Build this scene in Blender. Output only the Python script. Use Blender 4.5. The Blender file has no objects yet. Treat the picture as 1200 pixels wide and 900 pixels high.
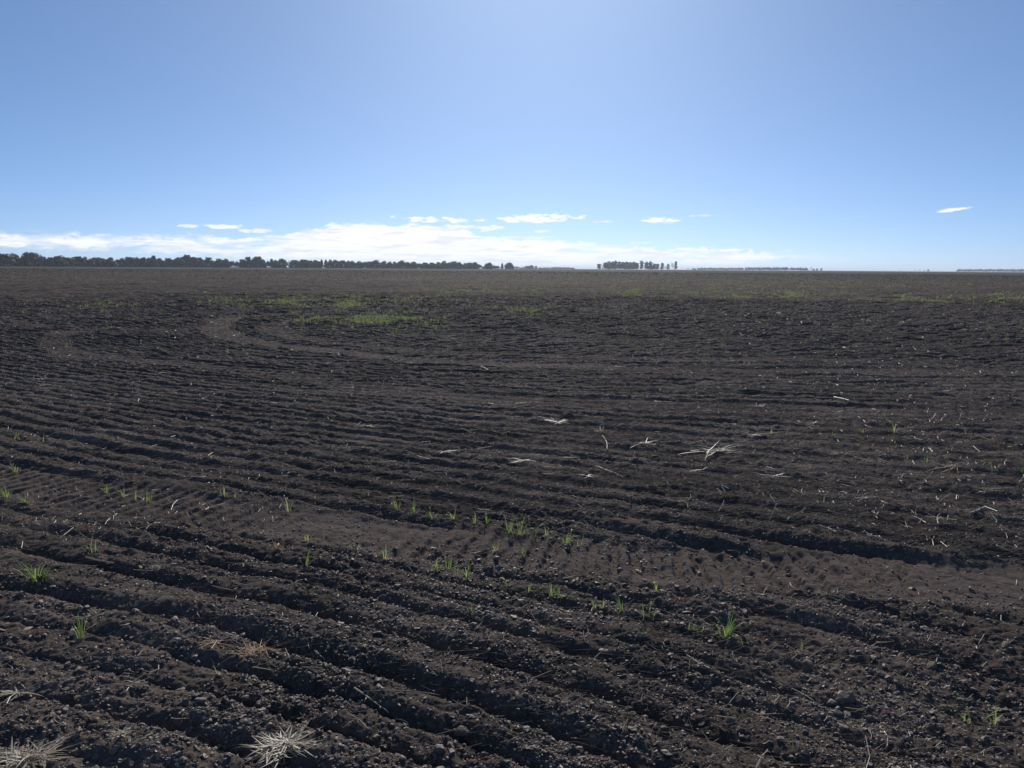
import bpy, math, random
import numpy as np
from mathutils import Matrix, Vector

random.seed(7)
rng = np.random.default_rng(7)
R = math.radians
sc = bpy.context.scene
col = sc.collection

# ------------------------------------------------------------------ camera
CAM_H = 1.62
FPX = 950.0
PITCH = math.atan(135.5 / FPX)
ROLL = math.atan(8.2 / 1200)
_f = Vector((0, math.cos(PITCH), -math.sin(PITCH)))
_r0 = Vector((1, 0, 0)); _u0 = Vector((0, math.sin(PITCH), math.cos(PITCH)))
_r = _r0 * math.cos(ROLL) + _u0 * math.sin(ROLL)
_u = -_r0 * math.sin(ROLL) + _u0 * math.cos(ROLL)
cam = bpy.data.cameras.new("camera")
cam.lens = FPX / 1200 * 36; cam.sensor_width = 36
cam.clip_start = 0.05; cam.clip_end = 100000
cam_o = bpy.data.objects.new("camera", cam); col.objects.link(cam_o)
cam_o.matrix_world = Matrix(((_r.x, _u.x, -_f.x, 0), (_r.y, _u.y, -_f.y, 0), (_r.z, _u.z, -_f.z, CAM_H), (0, 0, 0, 1)))
sc.camera = cam_o

# ------------------------------------------------------------------ light
SUN_EL, SUN_AZ = R(27.5), R(2.0)          # azimuth clockwise from +Y
SKY_STRENGTH = 0.10
SUN_STRENGTH = 5.0
EXPOSURE = 0.0
CLOUD = 1.12
sc.view_settings.view_transform = 'Standard'
sc.view_settings.look = 'None'
sc.view_settings.exposure = EXPOSURE
sc.view_settings.gamma = 1
sc.view_settings.use_curve_mapping = False
sc.cycles.volume_bounces = 0
sc.cycles.max_bounces = 6
sc.cycles.use_denoising = True
sc.cycles.denoising_input_passes = 'RGB_ALBEDO_NORMAL'
sc.cycles.denoising_prefilter = 'ACCURATE'
sc.cycles.volume_max_steps = 64

sun = bpy.data.lights.new("sun", 'SUN')
sun.energy = SUN_STRENGTH; sun.angle = R(0.55); sun.color = (1.0, 0.95, 0.88)
sun_o = bpy.data.objects.new("sun", sun); col.objects.link(sun_o)
sdir = Vector((math.sin(SUN_AZ) * math.cos(SUN_EL), math.cos(SUN_AZ) * math.cos(SUN_EL), math.sin(SUN_EL)))
sun_o.rotation_euler = sdir.to_track_quat('Z', 'Y').to_euler()
sun_o.location = (0, 60, 60)


class NT:
    """tiny node-building helper"""
    def __init__(s, tree):
        s.t = tree
    def n(s, kind, **kw):
        nd = s.t.nodes.new(kind)
        for k, v in kw.items():
            setattr(nd, k, v)
        return nd
    def put(s, sock, v):
        if isinstance(v, bpy.types.NodeSocket):
            s.t.links.new(v, sock)
        else:
            sock.default_value = v
    def m(s, op, a, b=None, c=None, clamp=False):
        nd = s.n('ShaderNodeMath', operation=op, use_clamp=clamp)
        for i, v in enumerate((a, b, c)):
            if v is not None:
                s.put(nd.inputs[i], v)
        return nd.outputs[0]
    def noise(s, vec, scale, detail=4, rough=0.55, dist=0.0):
        nd = s.n('ShaderNodeTexNoise')
        s.put(nd.inputs['Vector'], vec)
        nd.inputs['Scale'].default_value = scale
        nd.inputs['Detail'].default_value = detail
        nd.inputs['Roughness'].default_value = rough
        nd.inputs['Distortion'].default_value = dist
        return nd.outputs['Fac']
    def step(s, v, lo, hi):
        nd = s.n('ShaderNodeMapRange', interpolation_type='SMOOTHSTEP')
        s.put(nd.inputs['Value'], v)
        s.put(nd.inputs['From Min'], lo); s.put(nd.inputs['From Max'], hi)
        return nd.outputs['Result']
    def mixc(s, fac, a, b):
        nd = s.n('ShaderNodeMix', data_type='RGBA')
        s.put(nd.inputs[0], fac)
        s.put(nd.inputs[6], a if isinstance(a, bpy.types.NodeSocket) else (*a, 1))
        s.put(nd.inputs[7], b if isinstance(b, bpy.types.NodeSocket) else (*b, 1))
        return nd.outputs[2]
    def curve(s, v, pts):
        """piecewise linear curve; pts in real units"""
        xs = [p[0] for p in pts]; ys = [p[1] for p in pts]
        x0, x1, y0, y1 = min(xs), max(xs), min(ys), max(ys)
        if y1 == y0: y1 = y0 + 1
        mr = s.m('MULTIPLY_ADD', v, 1 / (x1 - x0), -x0 / (x1 - x0), clamp=True)
        nd = s.n('ShaderNodeFloatCurve')
        cv = nd.mapping.curves[0]
        P = [((x - x0) / (x1 - x0), (y - y0) / (y1 - y0)) for x, y in pts]
        cv.points[0].location = P[0]; cv.points[1].location = P[-1]
        for p in P[1:-1]:
            cv.points.new(*p)
        nd.mapping.update()
        s.put(nd.inputs['Value'], mr)
        return s.m('MULTIPLY_ADD', nd.outputs[0], y1 - y0, y0)


def ray(px, py):
    return (_r * ((px - 600) / FPX) + _u * ((450 - py) / FPX) + _f).normalized()

def azel(px, py):
    d = ray(px, py)
    return math.degrees(math.atan2(d.x, d.y)), math.degrees(math.asin(d.z))

# ------------------------------------------------------------------ world: sky and clouds at infinity
world = bpy.data.worlds.new("World"); sc.world = world
world.use_nodes = True
wt = world.node_tree; wt.nodes.clear(); W = NT(wt)
sky = W.n('ShaderNodeTexSky', sky_type='NISHITA', sun_disc=False)
sky.sun_elevation = SUN_EL
sky.sun_rotation = SUN_AZ
sky.altitude = 100; sky.air_density = 0.45; sky.dust_density = 0.40; sky.ozone_density = 6.0
vm = W.n('ShaderNodeVectorMath', operation='MULTIPLY'); W.put(vm.inputs[0], sky.outputs[0]); vm.inputs[1].default_value = (.11, .11, .11)
gm = W.n('ShaderNodeGamma'); W.put(gm.inputs[0], vm.outputs[0]); gm.inputs[1].default_value = .715   # the phone's tone curve flattens the sky
vm2 = W.n('ShaderNodeVectorMath', operation='MULTIPLY'); W.put(vm2.inputs[0], gm.outputs[0]); vm2.inputs[1].default_value = (5.85, 7.2, 8.4)
bg = W.n('ShaderNodeBackground'); W.put(bg.inputs['Color'], vm2.outputs[0]); bg.inputs['Strength'].default_value = SKY_STRENGTH
tc = W.n('ShaderNodeTexCoord')
sx = W.n('ShaderNodeSeparateXYZ'); W.put(sx.inputs[0], tc.outputs['Generated'])
az = W.m('MULTIPLY', W.m('ARCTAN2', sx.outputs[0], sx.outputs[1]), 180 / math.pi)
el = W.m('MULTIPLY', W.m('ARCSINE', sx.outputs[2]), 180 / math.pi)
cv = W.n('ShaderNodeCombineXYZ'); W.put(cv.inputs[0], az); W.put(cv.inputs[1], W.m('MULTIPLY', el, 5.0))
n_big = W.noise(cv.outputs[0], 0.22, 6, 0.62, 0.3)
cv2 = W.n('ShaderNodeCombineXYZ'); W.put(cv2.inputs[0], az); W.put(cv2.inputs[1], W.m('MULTIPLY', el, 3.0)); cv2.inputs[2].default_value = 7.3
n_fine = W.noise(cv2.outputs[0], 1.1, 5, 0.6, 0.2)
def band(top, bot):
    return [(azel(x, y)[0], azel(x, y)[1]) for x, y in top], [(azel(x, y)[0], azel(x, y)[1]) for x, y in bot]
topp, botp = band([(-500, 275), (0, 271), (130, 274), (330, 275), (375, 266), (420, 261), (540, 264), (560, 276), (640, 281), (760, 289), (890, 294), (950, 299), (1500, 330)],
                  [(-500, 292), (0, 289), (130, 293), (230, 298), (330, 304), (450, 318), (640, 318), (760, 320), (890, 306), (950, 302), (1500, 340)])
ctop = W.curve(az, topp); cbot = W.curve(az, botp)
wob = W.m('MULTIPLY_ADD', n_big, 1.3, -0.65)
wob2 = W.m('MULTIPLY_ADD', n_fine, 1.2, -0.6)
elw = W.m('ADD', el, W.m('ADD', wob, wob2))
up = W.step(W.m('SUBTRACT', ctop, elw), -0.10, 0.30)
dn = W.step(W.m('SUBTRACT', W.m('ADD', el, wob2), cbot), -0.25, 0.25)
main = W.m('MULTIPLY', up, dn)
mid_b = W.curve(az, [(-60, -.05), (-32, -.05), (-16, -.02), (-9, .16), (-2, .16), (6, .05), (20, -.03), (60, -.1)])
main = W.m('MULTIPLY', main, W.step(W.m('ADD', n_big, mid_b), 0.30, 0.56))
fac = W.m('MULTIPLY', main, 0.96)
# cloudlets: px, py, half width, half height, opacity, tilt
for (px, py, hw, hh, op, tl) in [(262, 266, 24, 3.2, .8, 0), (222, 265, 11, 1.8, .6, 0), (300, 270, 22, 2.4, .7, 0), (350, 276, 26, 3.5, .8, -.05), (512, 258, 46, 3.4, .95, 0.02), (490, 268, 60, 5, .9, 0),
                                 (627, 256, 50, 5.0, 1.0, -0.03), (575, 268, 17, 3.4, .85, 0), (548, 266, 10, 2, .5, 0), (635, 271, 12, 2, .5, 0), (608, 279, 30, 2.2, .6, 0), (770, 258, 20, 3.4, .95, .06), (707, 260, 11, 1.6, .55, 0),
                                 (1115, 246, 20, 1.9, .85, -.09), (824, 253, 16, 1.5, .35, 0), (748, 284, 14, 1.4, .4, 0), (830, 294, 60, 3.5, .8, 0.02), (1000, 255, 16, 1, .1, 0)]:
    a0, e0 = azel(px, py)
    dx = W.m('SUBTRACT', az, a0)
    k = 57.3 / FPX
    ax = W.m('DIVIDE', dx, hw * k)
    ay = W.m('DIVIDE', W.m('SUBTRACT', W.m('ADD', el, W.m('MULTIPLY', dx, tl)), e0), hh * k)
    ay = W.m('ADD', ay, W.m('MULTIPLY', W.m('MULTIPLY', ax, ax), -0.25))
    d2 = W.m('ADD', W.m('MULTIPLY', ax, ax), W.m('MULTIPLY', ay, ay))
    d2 = W.m('ADD', d2, W.m('MULTIPLY_ADD', n_fine, 6.5, -3.1))
    d2 = W.m('ADD', d2, W.m('MULTIPLY_ADD', n_big, 1.5, -0.75))
    one = W.m('MULTIPLY', W.step(d2, 1.3, 0.1), op)
    fac = W.m('MAXIMUM', fac, one)
cvp = W.n('ShaderNodeCombineXYZ'); W.put(cvp.inputs[0], az); W.put(cvp.inputs[1], W.m('MULTIPLY', el, 9.0)); cvp.inputs[2].default_value = 3.1
n_in = W.noise(cvp.outputs[0], 0.35, 5, 0.6, 0.0)
thick = W.step(n_in, 0.42, 0.68)
ccol = W.mixc(thick, (1.0, 1.0, 1.0), (0.80, 0.80, 0.86))
bgc = W.n('ShaderNodeBackground'); W.put(bgc.inputs['Color'], ccol); bgc.inputs['Strength'].default_value = CLOUD
mx = W.n('ShaderNodeMixShader'); W.put(mx.inputs[0], fac)
wt.links.new(bg.outputs[0], mx.inputs[1]); wt.links.new(bgc.outputs[0], mx.inputs[2])
wo = W.n('ShaderNodeOutputWorld'); wt.links.new(mx.outputs[0], wo.inputs['Surface'])


# ------------------------------------------------------------------ numpy noise
def hsh(ix, iy, k):
    h = (ix.astype(np.int64) * 374761393 + iy.astype(np.int64) * 668265263 + k * 2147483647 + k * 974711) & 0xffffffff
    h = ((h ^ (h >> 13)) * 1274126177) & 0xffffffff
    h = ((h ^ (h >> 16)) * 2246822519) & 0xffffffff
    return ((h ^ (h >> 15)) & 0xffffff).astype(np.float32) / np.float32(0xffffff)

def vnoise(x, y, k=0):
    """smooth gradient noise, about -1..1"""
    ix = np.floor(x); iy = np.floor(y)
    fx = (x - ix).astype(np.float32); fy = (y - iy).astype(np.float32)
    ux = fx * fx * fx * (fx * (fx * 6 - 15) + 10); uy = fy * fy * fy * (fy * (fy * 6 - 15) + 10)
    r = []
    for dy in (0, 1):
        for dx in (0, 1):
            a = hsh(ix + dx, iy + dy, k) * np.float32(2 * math.pi)
            r.append(np.cos(a) * (fx - dx) + np.sin(a) * (fy - dy))
    a = r[0] + (r[1] - r[0]) * ux; b = r[2] + (r[3] - r[2]) * ux
    return (a + (b - a) * uy) * 1.5

def lumps(x, y, k=0):
    """0..1 rounded clods with dark gaps between them: cellular domes of uneven size"""
    ix = np.floor(x); iy = np.floor(y)
    best = np.zeros(x.shape, np.float32)
    for dy in (-1, 0, 1):
        for dx in (-1, 0, 1):
            cx = ix + dx; cy = iy + dy
            px = cx + 0.1 + 0.8 * hsh(cx, cy, k); py = cy + 0.1 + 0.8 * hsh(cx, cy, k + 1)
            rr = 0.35 + 0.5 * hsh(cx, cy, k + 2)
            d2 = ((x - px) ** 2 + (y - py) ** 2).astype(np.float32)
            v = np.sqrt(np.clip(1 - d2 / (rr * rr), 0, 1)) * rr * 1.15
            best = np.maximum(best, v)
    return best


# ------------------------------------------------------------------ row field: furrows traced in the photo, laid on the ground plane
def ground_pt(px, py, z=0.0):
    d = ray(px, py)
    t = (z - CAM_H) / d.z
    return d.x * t, d.y * t

TRACED = [
    [(75, 805), (150, 850), (210, 885)],
    [(0, 690), (100, 705), (270, 752), (400, 782), (500, 808), (600, 838), (700, 872), (765, 896)],
    [(350, 705), (500, 757), (600, 783), (685, 808), (765, 832), (850, 868)],
    [(0, 590), (125, 615), (225, 640), (350, 668), (450, 698), (600, 722), (700, 747), (810, 780), (950, 808), (1050, 845)],
    [(600, 662), (765, 678), (825, 700), (920, 727), (1025, 745), (1100, 768), (1200, 792)],
    [(0, 530), (150, 560), (350, 592), (465, 612), (640, 628), (760, 640)],
    [(600, 570), (765, 590), (880, 605), (980, 622), (1100, 640), (1200, 655)],
    [(0, 505), (100, 522), (200, 543), (400, 570), (600, 552 + 38)],
    [(0, 465), (200, 492), (350, 515), (500, 533), (600, 545), (800, 575), (950, 596)],
    [(600, 510), (900, 525), (1200, 548)],
    [(0, 420), (175, 430), (400, 450), (600, 473), (850, 481), (1200, 482)],
    [(600, 437), (900, 442), (1200, 442)],
    [(0, 380), (300, 382), (600, 383), (1200, 383)],
    [(0, 350), (300, 350), (600, 350), (1200, 350)],
]
def basis(x, y):
    X = np.tanh(x / 9.0) * 9.0
    Wd = np.exp(-np.maximum(y, 0) / 10.0)
    W2 = np.exp(-np.maximum(y, 0) / 4.0)
    return [X * Wd, X * X * Wd, X ** 3 * Wd * 0.1, X * W2, X * X * W2, X ** 3 * W2 * 0.1, X * 0.2]
rows_, rhs = [], []
for k, ln in enumerate(TRACED):
    pts = [ground_pt(*p) for p in ln]
    wgt = 1.0 / (0.5 + pts[0][1] ** 1.3 * 0.2)
    for (x, y) in pts:
        b = [float(v) for v in basis(np.float64(x), np.float64(y))]
        ll = [0.0] * len(TRACED); ll[k] = -1.0
        rows_.append([v * wgt for v in b + ll]); rhs.append(-y * wgt)
nb = len(basis(np.float64(1), np.float64(1)))
A = np.array(rows_); B = np.array(rhs)
reg = np.eye(A.shape[1]) * 1e-3; reg[nb:, nb:] *= 1e-3
sol = np.linalg.solve(A.T @ A + reg, A.T @ B)
COEF = sol[:nb]; LV = sorted(sol[nb:].tolist())
def phi(x, y):
    r = y.astype(np.float64)
    for c, b in zip(COEF, basis(x, y)):
        r = r + c * b
    return r
# furrow positions: traced ones, gaps filled at roughly 0.37 m
fur, deep = [], []
def fill(a, b):
    n = max(1, int(round((b - a) / 0.275)))
    for i in range(1, n):
        fur.append(a + (b - a) * (i + rng.uniform(-.14, .14)) / n); deep.append(rng.uniform(.5, .95))
prev = -8.0
for v in LV:
    if v - prev < 0.2: continue
    fill(prev, v); fur.append(v); deep.append(1.0); prev = v
fill(prev, 140.0)
_o = np.argsort(fur); FUR = np.array(fur)[_o]; DEEP = np.array(deep)[_o]
RIDGE = rng.uniform(0.72, 1.15, len(FUR) + 1)


# ------------------------------------------------------------------ wheel tracks
def smooth_line(pts, n=90):
    P = np.array([ground_pt(*p) for p in pts])
    t = np.linspace(0, len(P) - 1, n)
    out = []
    for u in t:
        i = min(int(u), len(P) - 2); f = u - i
        p0, p1, p2, p3 = P[max(i - 1, 0)], P[i], P[i + 1], P[min(i + 2, len(P) - 1)]
        out.append(0.5 * ((2 * p1) + (-p0 + p2) * f + (2 * p0 - 5 * p1 + 4 * p2 - p3) * f * f + (-p0 + 3 * p1 - 3 * p2 + p3) * f ** 3))
    return np.array(out)
TRACKS = [  # line, half width, lug pitch, lug height, slant
    (smooth_line([(-260, 520), (0, 562), (150, 588), (300, 609), (400, 621), (500, 632), (600, 643), (700, 652), (850, 662), (1000, 668), (1200, 684), (1500, 715)]), 0.31, 0.12, 0.013, 0.05),
    (smooth_line([(420, 367), (330, 368), (275, 373), (254, 384), (268, 395), (330, 405), (430, 415), (560, 425), (750, 432), (1000, 435), (1500, 436)]), 0.40, 0.2, 0.014, 0.5),
    (smooth_line([(470, 373), (400, 373), (335, 378), (318, 387), (345, 396), (430, 405), (560, 414), (750, 420), (1000, 423)]), 0.36, 0.2, 0.014, -0.5),
    (smooth_line([(-200, 374), (0, 378), (60, 383), (200, 391)]), 0.45, 0.2, 0.015, 0.5),
    (smooth_line([(130, 385), (80, 390), (66, 402), (95, 416), (200, 426), (330, 440), (440, 456), (600, 469), (750, 474), (900, 479), (1200, 482), (1500, 484)]), 0.30, 0.13, 0.008, -0.4),
]
def tracks(x, y):
    """mask, lug relief"""
    mask = np.zeros(x.shape, np.float32); lug = np.zeros(x.shape, np.float32)
    for ti, (P, hw, pitch, hgt, sl) in enumerate(TRACKS):
        m = (x > P[:, 0].min() - 1) & (x < P[:, 0].max() + 1) & (y > P[:, 1].min() - 1) & (y < P[:, 1].max() + 1)
        idx = np.nonzero(m)[0]
        if not len(idx): continue
        xx = x[idx]; yy = y[idx]
        bd = np.full(xx.shape, 1e9); bs = np.zeros(xx.shape); bt = np.zeros(xx.shape)
        s0 = 0.0
        for i in range(len(P) - 1):
            d = P[i + 1] - P[i]; L = float(np.hypot(*d))
            if L < 1e-6: continue
            d = d / L
            rx = xx - P[i, 0]; ry = yy - P[i, 1]
            u = np.clip(rx * d[0] + ry * d[1], 0, L)
            ex = rx - u * d[0]; ey = ry - u * d[1]
            dd = ex * ex + ey * ey
            w = dd < bd
            bd[w] = dd[w]; bs[w] = s0 + u[w]; bt[w] = (ex * -d[1] + ey * d[0])[w]
            s0 += L
        dist = np.sqrt(bd)
        wv = hw + 0.05 * vnoise(xx * 1.7, yy * 1.7, 71)
        wv = wv + .05 * vnoise(xx * 8, yy * 8, 76)
        mk = np.clip((wv - dist) / 0.16 + 0.5, 0, 1).astype(np.float32)
        q = (bs + sl * bt + 0.02 * vnoise(xx * 6, yy * 6, 72) + 0.009 * vnoise(xx * 19, yy * 19, 74)) / pitch
        tri = np.clip(np.sin(q * 2 * math.pi) * 2.6, -1, 1) * np.clip(.9 + .6 * vnoise(xx * 4, yy * 4, 75), .2, 1.3)
        fadein = np.clip(0.72 + 1.3 * vnoise(xx * .55, yy * .55, 73), 0.08, 1)
        mk = mk * (1.0, 1.0, .8, .35, .7)[ti]
        lug[idx] = np.maximum(lug[idx], 0) * (1 - mk) + (tri * hgt * fadein * mk).astype(np.float32)
        mask[idx] = np.maximum(mask[idx], mk)
    return mask, lug

DELTA = 0.0017
def height(x, y, spacing=None, want=False):
    """ground height; spacing = mesh spacing there (octaves finer than that are dropped)"""
    x = np.asarray(x, np.float64); y = np.asarray(y, np.float64)
    d = np.hypot(x, y)
    sp = d * DELTA if spacing is None else spacing
    def keep(lam):
        return np.clip(lam / (sp * 2.2) - 0.6, 0, 1)
    far = np.clip(1 - d / 420, 0, 1)
    tm, lug = tracks(x, y)
    p = phi(x, y) + 0.035 * vnoise(x / 1.1, y / 1.1, 3) + 0.022 * vnoise(x / .33, y / .33, 4) * keep(.33)
    i = np.clip(np.searchsorted(FUR, p) - 1, 0, len(FUR) - 2)
    wdt = FUR[i + 1] - FUR[i]
    t = np.clip((p - FUR[i]) / wdt, 0, 1)
    prof = np.sin(math.pi * t) ** 0.85
    skew = np.sin(math.pi * t ** 0.85) ** 0.62 - .10 * np.cos(2 * math.pi * t * 2) * np.sin(math.pi * t)
    dp = DEEP[i] * (1 - t) + DEEP[i + 1] * t
    amp = 0.073 * np.clip(wdt / 0.30, .5, 1.3) * (0.8 + 0.35 * vnoise(x / 1.9, y / 1.9, 5)) * RIDGE[i]
    boost = 1 + 0.75 * np.clip((d - 6) / 14, 0, 1) + 0.9 * np.clip((d - 22) / 30, 0, 1)
    h = (skew - 0.62) * amp * dp * keep(0.25) * boost
    h = h * (1 - 0.85 * tm)
    h = h + far * (0.03 * vnoise(x / 3.7, y / 3.7, 6) + 0.018 * vnoise(x / 1.3, y / 1.3, 7)) + np.clip(d / 60, 0, 1) * far * 0.09 * vnoise(x / 23, y / 9, 8)
    rough = 1 - 0.62 * tm
    h = h + rough * keep(.45) * 0.016 * vnoise(x / .45, y / .45, 9)
    mod = np.clip(0.85 + 0.6 * vnoise(x / .6, y / .6, 15), 0.25, 1.3)
    wx = x + 0.02 * vnoise(x / .07, y / .07, 31); wy = y + 0.02 * vnoise(x / .07, y / .07, 32)
    for lam, a, k in ((0.17, 0.10, 10), (0.085, 0.17, 20), (0.042, 0.27, 40), (0.023, 0.34, 50)):
        kp = keep(lam)
        w = kp > 0
        if w.any():
            v = lumps(wx[w] / lam, wy[w] / lam, k)
            g = np.zeros(x.shape); g[w] = (v - 0.35) * a * lam * kp[w]
            h = h + g * rough * mod * boost
    fw = np.clip((d - 11) / 12, 0, 1) * far
    for lam, a, k in ((0.75, 0.11, 110), (0.33, 0.16, 120)):
        kp = keep(lam) * fw
        w = kp > 0
        if w.any():
            g = np.zeros(x.shape); g[w] = (lumps(x[w] / lam, y[w] / lam, k) - .35) * a * lam * kp[w]
            h = h + g * rough
    fs = np.clip((d - 30) / 20, 0, 1) * far
    f2 = np.clip((d - 75) / 60, 0, 1) * far
    q = phi(x, y) + .12 * vnoise(x / 4, y / 2, 132)
    h = h + fs * (1 - .6 * f2) * keep(.9) * .12 * (np.abs(np.sin(math.pi * q / .93)) ** .7 - .6) * (.75 + .5 * vnoise(x / 7, y / 3, 133))
    h = h + f2 * keep(2.4) * .26 * (np.abs(np.sin(math.pi * q / 2.6)) ** .7 - .6) * (.7 + .6 * vnoise(x / 30, y / 9, 134))
    h = h + fs * keep(.9) * .055 * vnoise(x / 5.0 + y / 14, y / .9, 130) + np.clip((d - 80) / 70, 0, 1) * far * keep(2.6) * .11 * vnoise(x / 16, y / 2.6, 131)
    h = h + keep(.02) * 0.0022 * vnoise(x / .018, y / .018, 60) * (0.5 + 0.5 * rough)
    h = h + lug * keep(.11) - 0.012 * tm
    if want:
        return h, tm
    return h

def h1(x, y):
    return float(height(np.array([x]), np.array([y]))[0])

def on_ground(px, py):
    z = 0.0
    for _ in range(6):
        x, y = ground_pt(px, py, z)
        z = 0.5 * z + 0.5 * h1(x, y)
    return x, y, h1(x, y)


# ------------------------------------------------------------------ materials
def new_mat(name):
    m = bpy.data.materials.new(name); m.use_nodes = True
    m.node_tree.nodes.clear()
    return m, NT(m.node_tree)
def finish(m, N, shader, vol=False):
    o = N.n('ShaderNodeOutputMaterial')
    N.t.links.new(shader, o.inputs['Volume' if vol else 'Surface'])
    return m
def principled(N, color, rough=0.8, spec=0.3, normal=None):
    b = N.n('ShaderNodeBsdfPrincipled')
    N.put(b.inputs['Base Color'], color if isinstance(color, bpy.types.NodeSocket) else (*color, 1))
    N.put(b.inputs['Roughness'], rough)
    N.put(b.inputs['Specular IOR Level'], spec)
    if normal is not None: N.put(b.inputs['Normal'], normal)
    return b

def soil_nodes(N):
    geo = N.n('ShaderNodeNewGeometry'); pos = geo.outputs['Position']
    a = N.m('ADD', N.m('MULTIPLY', N.noise(pos, 1.1, 6, 0.62), .6), N.m('MULTIPLY', N.noise(pos, .09, 5, 0.6), .4)); b = N.noise(pos, 38, 5, 0.7); c = N.noise(pos, 140, 3, 0.6)
    dry = N.m('ADD', N.m('MULTIPLY', N.step(a, .38, .68), .55), N.m('MULTIPLY', N.step(b, .45, .72), .6))
    base = N.mixc(N.m('MINIMUM', dry, 1.0), (.072, .0570, .0475), (.235, .188, .156))
    base = N.mixc(N.m('MULTIPLY', N.step(c, .56, .70), .7), base, (.25, .20, .165))
    mp = N.n('ShaderNodeMapping'); N.put(mp.inputs['Vector'], pos); mp.inputs['Scale'].default_value = (.16, .55, .5)
    st = N.noise(mp.outputs[0], .55, 8, .72)          # damp and dry streaks along the working direction
    base = N.mixc(N.m('MULTIPLY', N.step(st, .42, .60), .55), base, N.mixc(.5, base, (.012, .010, .009)))
    return pos, base, b, c

def soil_material():
    m, N = new_mat("dark tilled soil")
    pos, base, b, c = soil_nodes(N)
    at = N.n('ShaderNodeAttribute', attribute_name='track')
    base = N.mixc(N.m('MULTIPLY', at.outputs['Fac'], .75), base, N.mixc(b, (.078, .062, .054), (.165, .130, .112)))
    ag = N.n('ShaderNodeAttribute', attribute_name='weed_shade')
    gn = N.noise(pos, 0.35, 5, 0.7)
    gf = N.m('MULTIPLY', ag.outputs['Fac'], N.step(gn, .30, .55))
    base = N.mixc(gf, base, N.mixc(b, (.044, .043, .032), (.090, .088, .062)))  # far weed tint, darkened to paint in the self-shading of rough soil
    ad = N.n('ShaderNodeAttribute', attribute_name='stubble')
    base = N.mixc(N.m('MULTIPLY', ad.outputs['Fac'], N.step(N.noise(pos, .6, 6, .75), .5, .7)), base, (.055, .050, .038))
    bp = N.n('ShaderNodeBump'); bp.inputs['Strength'].default_value = 0.45; bp.inputs['Distance'].default_value = 0.0028
    N.put(bp.inputs['Height'], N.m('ADD', c, N.m('MULTIPLY', N.noise(pos, 420, 2), .5)))
    s = principled(N, base, .95, .016, bp.outputs[0]); s.inputs['Diffuse Roughness'].default_value = 0.3
    return finish(m, N, s.outputs[0])

def clod_material(name, bright):
    m, N = new_mat(name)
    pos, base, b, c = soil_nodes(N)
    g = N.n('ShaderNodeNewGeometry')
    rnd = g.outputs['Random Per Island']
    base = N.mixc(N.m('MULTIPLY', N.step(rnd, .35, 1.0), bright), base, (.36, .285, .23))
    bp = N.n('ShaderNodeBump'); bp.inputs['Strength'].default_value = 0.3; bp.inputs['Distance'].default_value = 0.0015
    N.put(bp.inputs['Height'], c)
    s = principled(N, base, .62, .17, bp.outputs[0])
    return finish(m, N, s.outputs[0])

def plain(name, c1, c2, rough=.7, scale=60, spec=.3, trans=0.0):
    m, N = new_mat(name)
    geo = N.n('ShaderNodeNewGeometry')
    f = N.noise(geo.outputs['Position'], scale, 4, .6)
    rnd = geo.outputs['Random Per Island']
    ff = N.m('ADD', N.m('MULTIPLY', N.step(f, .35, .65), .5), N.m('MULTIPLY', rnd, .5))
    colr = N.mixc(ff, c1, c2)
    s = principled(N, colr, rough, spec)
    if trans > 0:
        t = N.n('ShaderNodeBsdfTranslucent'); N.put(t.inputs['Color'], colr)
        x = N.n('ShaderNodeMixShader'); x.inputs[0].default_value = trans
        N.t.links.new(s.outputs[0], x.inputs[1]); N.t.links.new(t.outputs[0], x.inputs[2])
        return finish(m, N, x.outputs[0])
    return finish(m, N, s.outputs[0])

M_SOIL = soil_material()
M_CLOD = clod_material("crumbly soil clods", .85)
M_BIGCLOD = clod_material("larger soil clods", .22)
M_GRASS = plain("fresh green grass blades", (.14, .21, .055), (.27, .36, .11), .55, 30, .35, .55)
M_GRASS2 = plain("pale green grass blades", (.20, .26, .08), (.32, .36, .14), .6, 30, .35, .6)
M_TAN = plain("dull tan straw", (.24, .19, .13), (.44, .36, .26), .6, 60, .3, .3)
M_WEED = plain("muted young grass", (.20, .26, .09), (.36, .40, .17), .7, 3, .2, .45)
M_DRY = plain("dry straw", (.34, .29, .21), (.64, .57, .45), .5, 90, .5, .4)
M_DRYP = plain("bleached stalk", (.42, .36, .28), (.64, .56, .44), .45, 60, .6, .4)
M_ORANGE = plain("orange brown dead grass", (.34, .19, .09), (.52, .34, .19), .65, 60, .3, .2)
M_GREYS = plain("weathered grey straw", (.20, .175, .14), (.42, .38, .31), .55, 60, .5, .3)
M_TWIG = plain("dark twig", (.07, .055, .045), (.15, .12, .10), .8, 60, .2)
M_RED = plain("reddish stem", (.36, .12, .09), (.46, .19, .14), .6, 60, .3)
M_STONE = plain("pale dry clod", (.10, .082, .066), (.19, .155, .125), .85, 50, .1)
M_LEAF = plain("dark green tree foliage", (.022, .034, .016), (.060, .078, .034), .6, .35, .3, .25)
M_LEAF2 = plain("grey green tree foliage", (.045, .058, .040), (.095, .108, .075), .6, .25, .3, .25)
M_BARK = plain("tree bark", (.05, .04, .032), (.11, .09, .072), .9, 3, .2)
M_BARK2 = plain("pale tree bark", (.16, .14, .12), (.32, .29, .25), .85, 2, .2)


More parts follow.
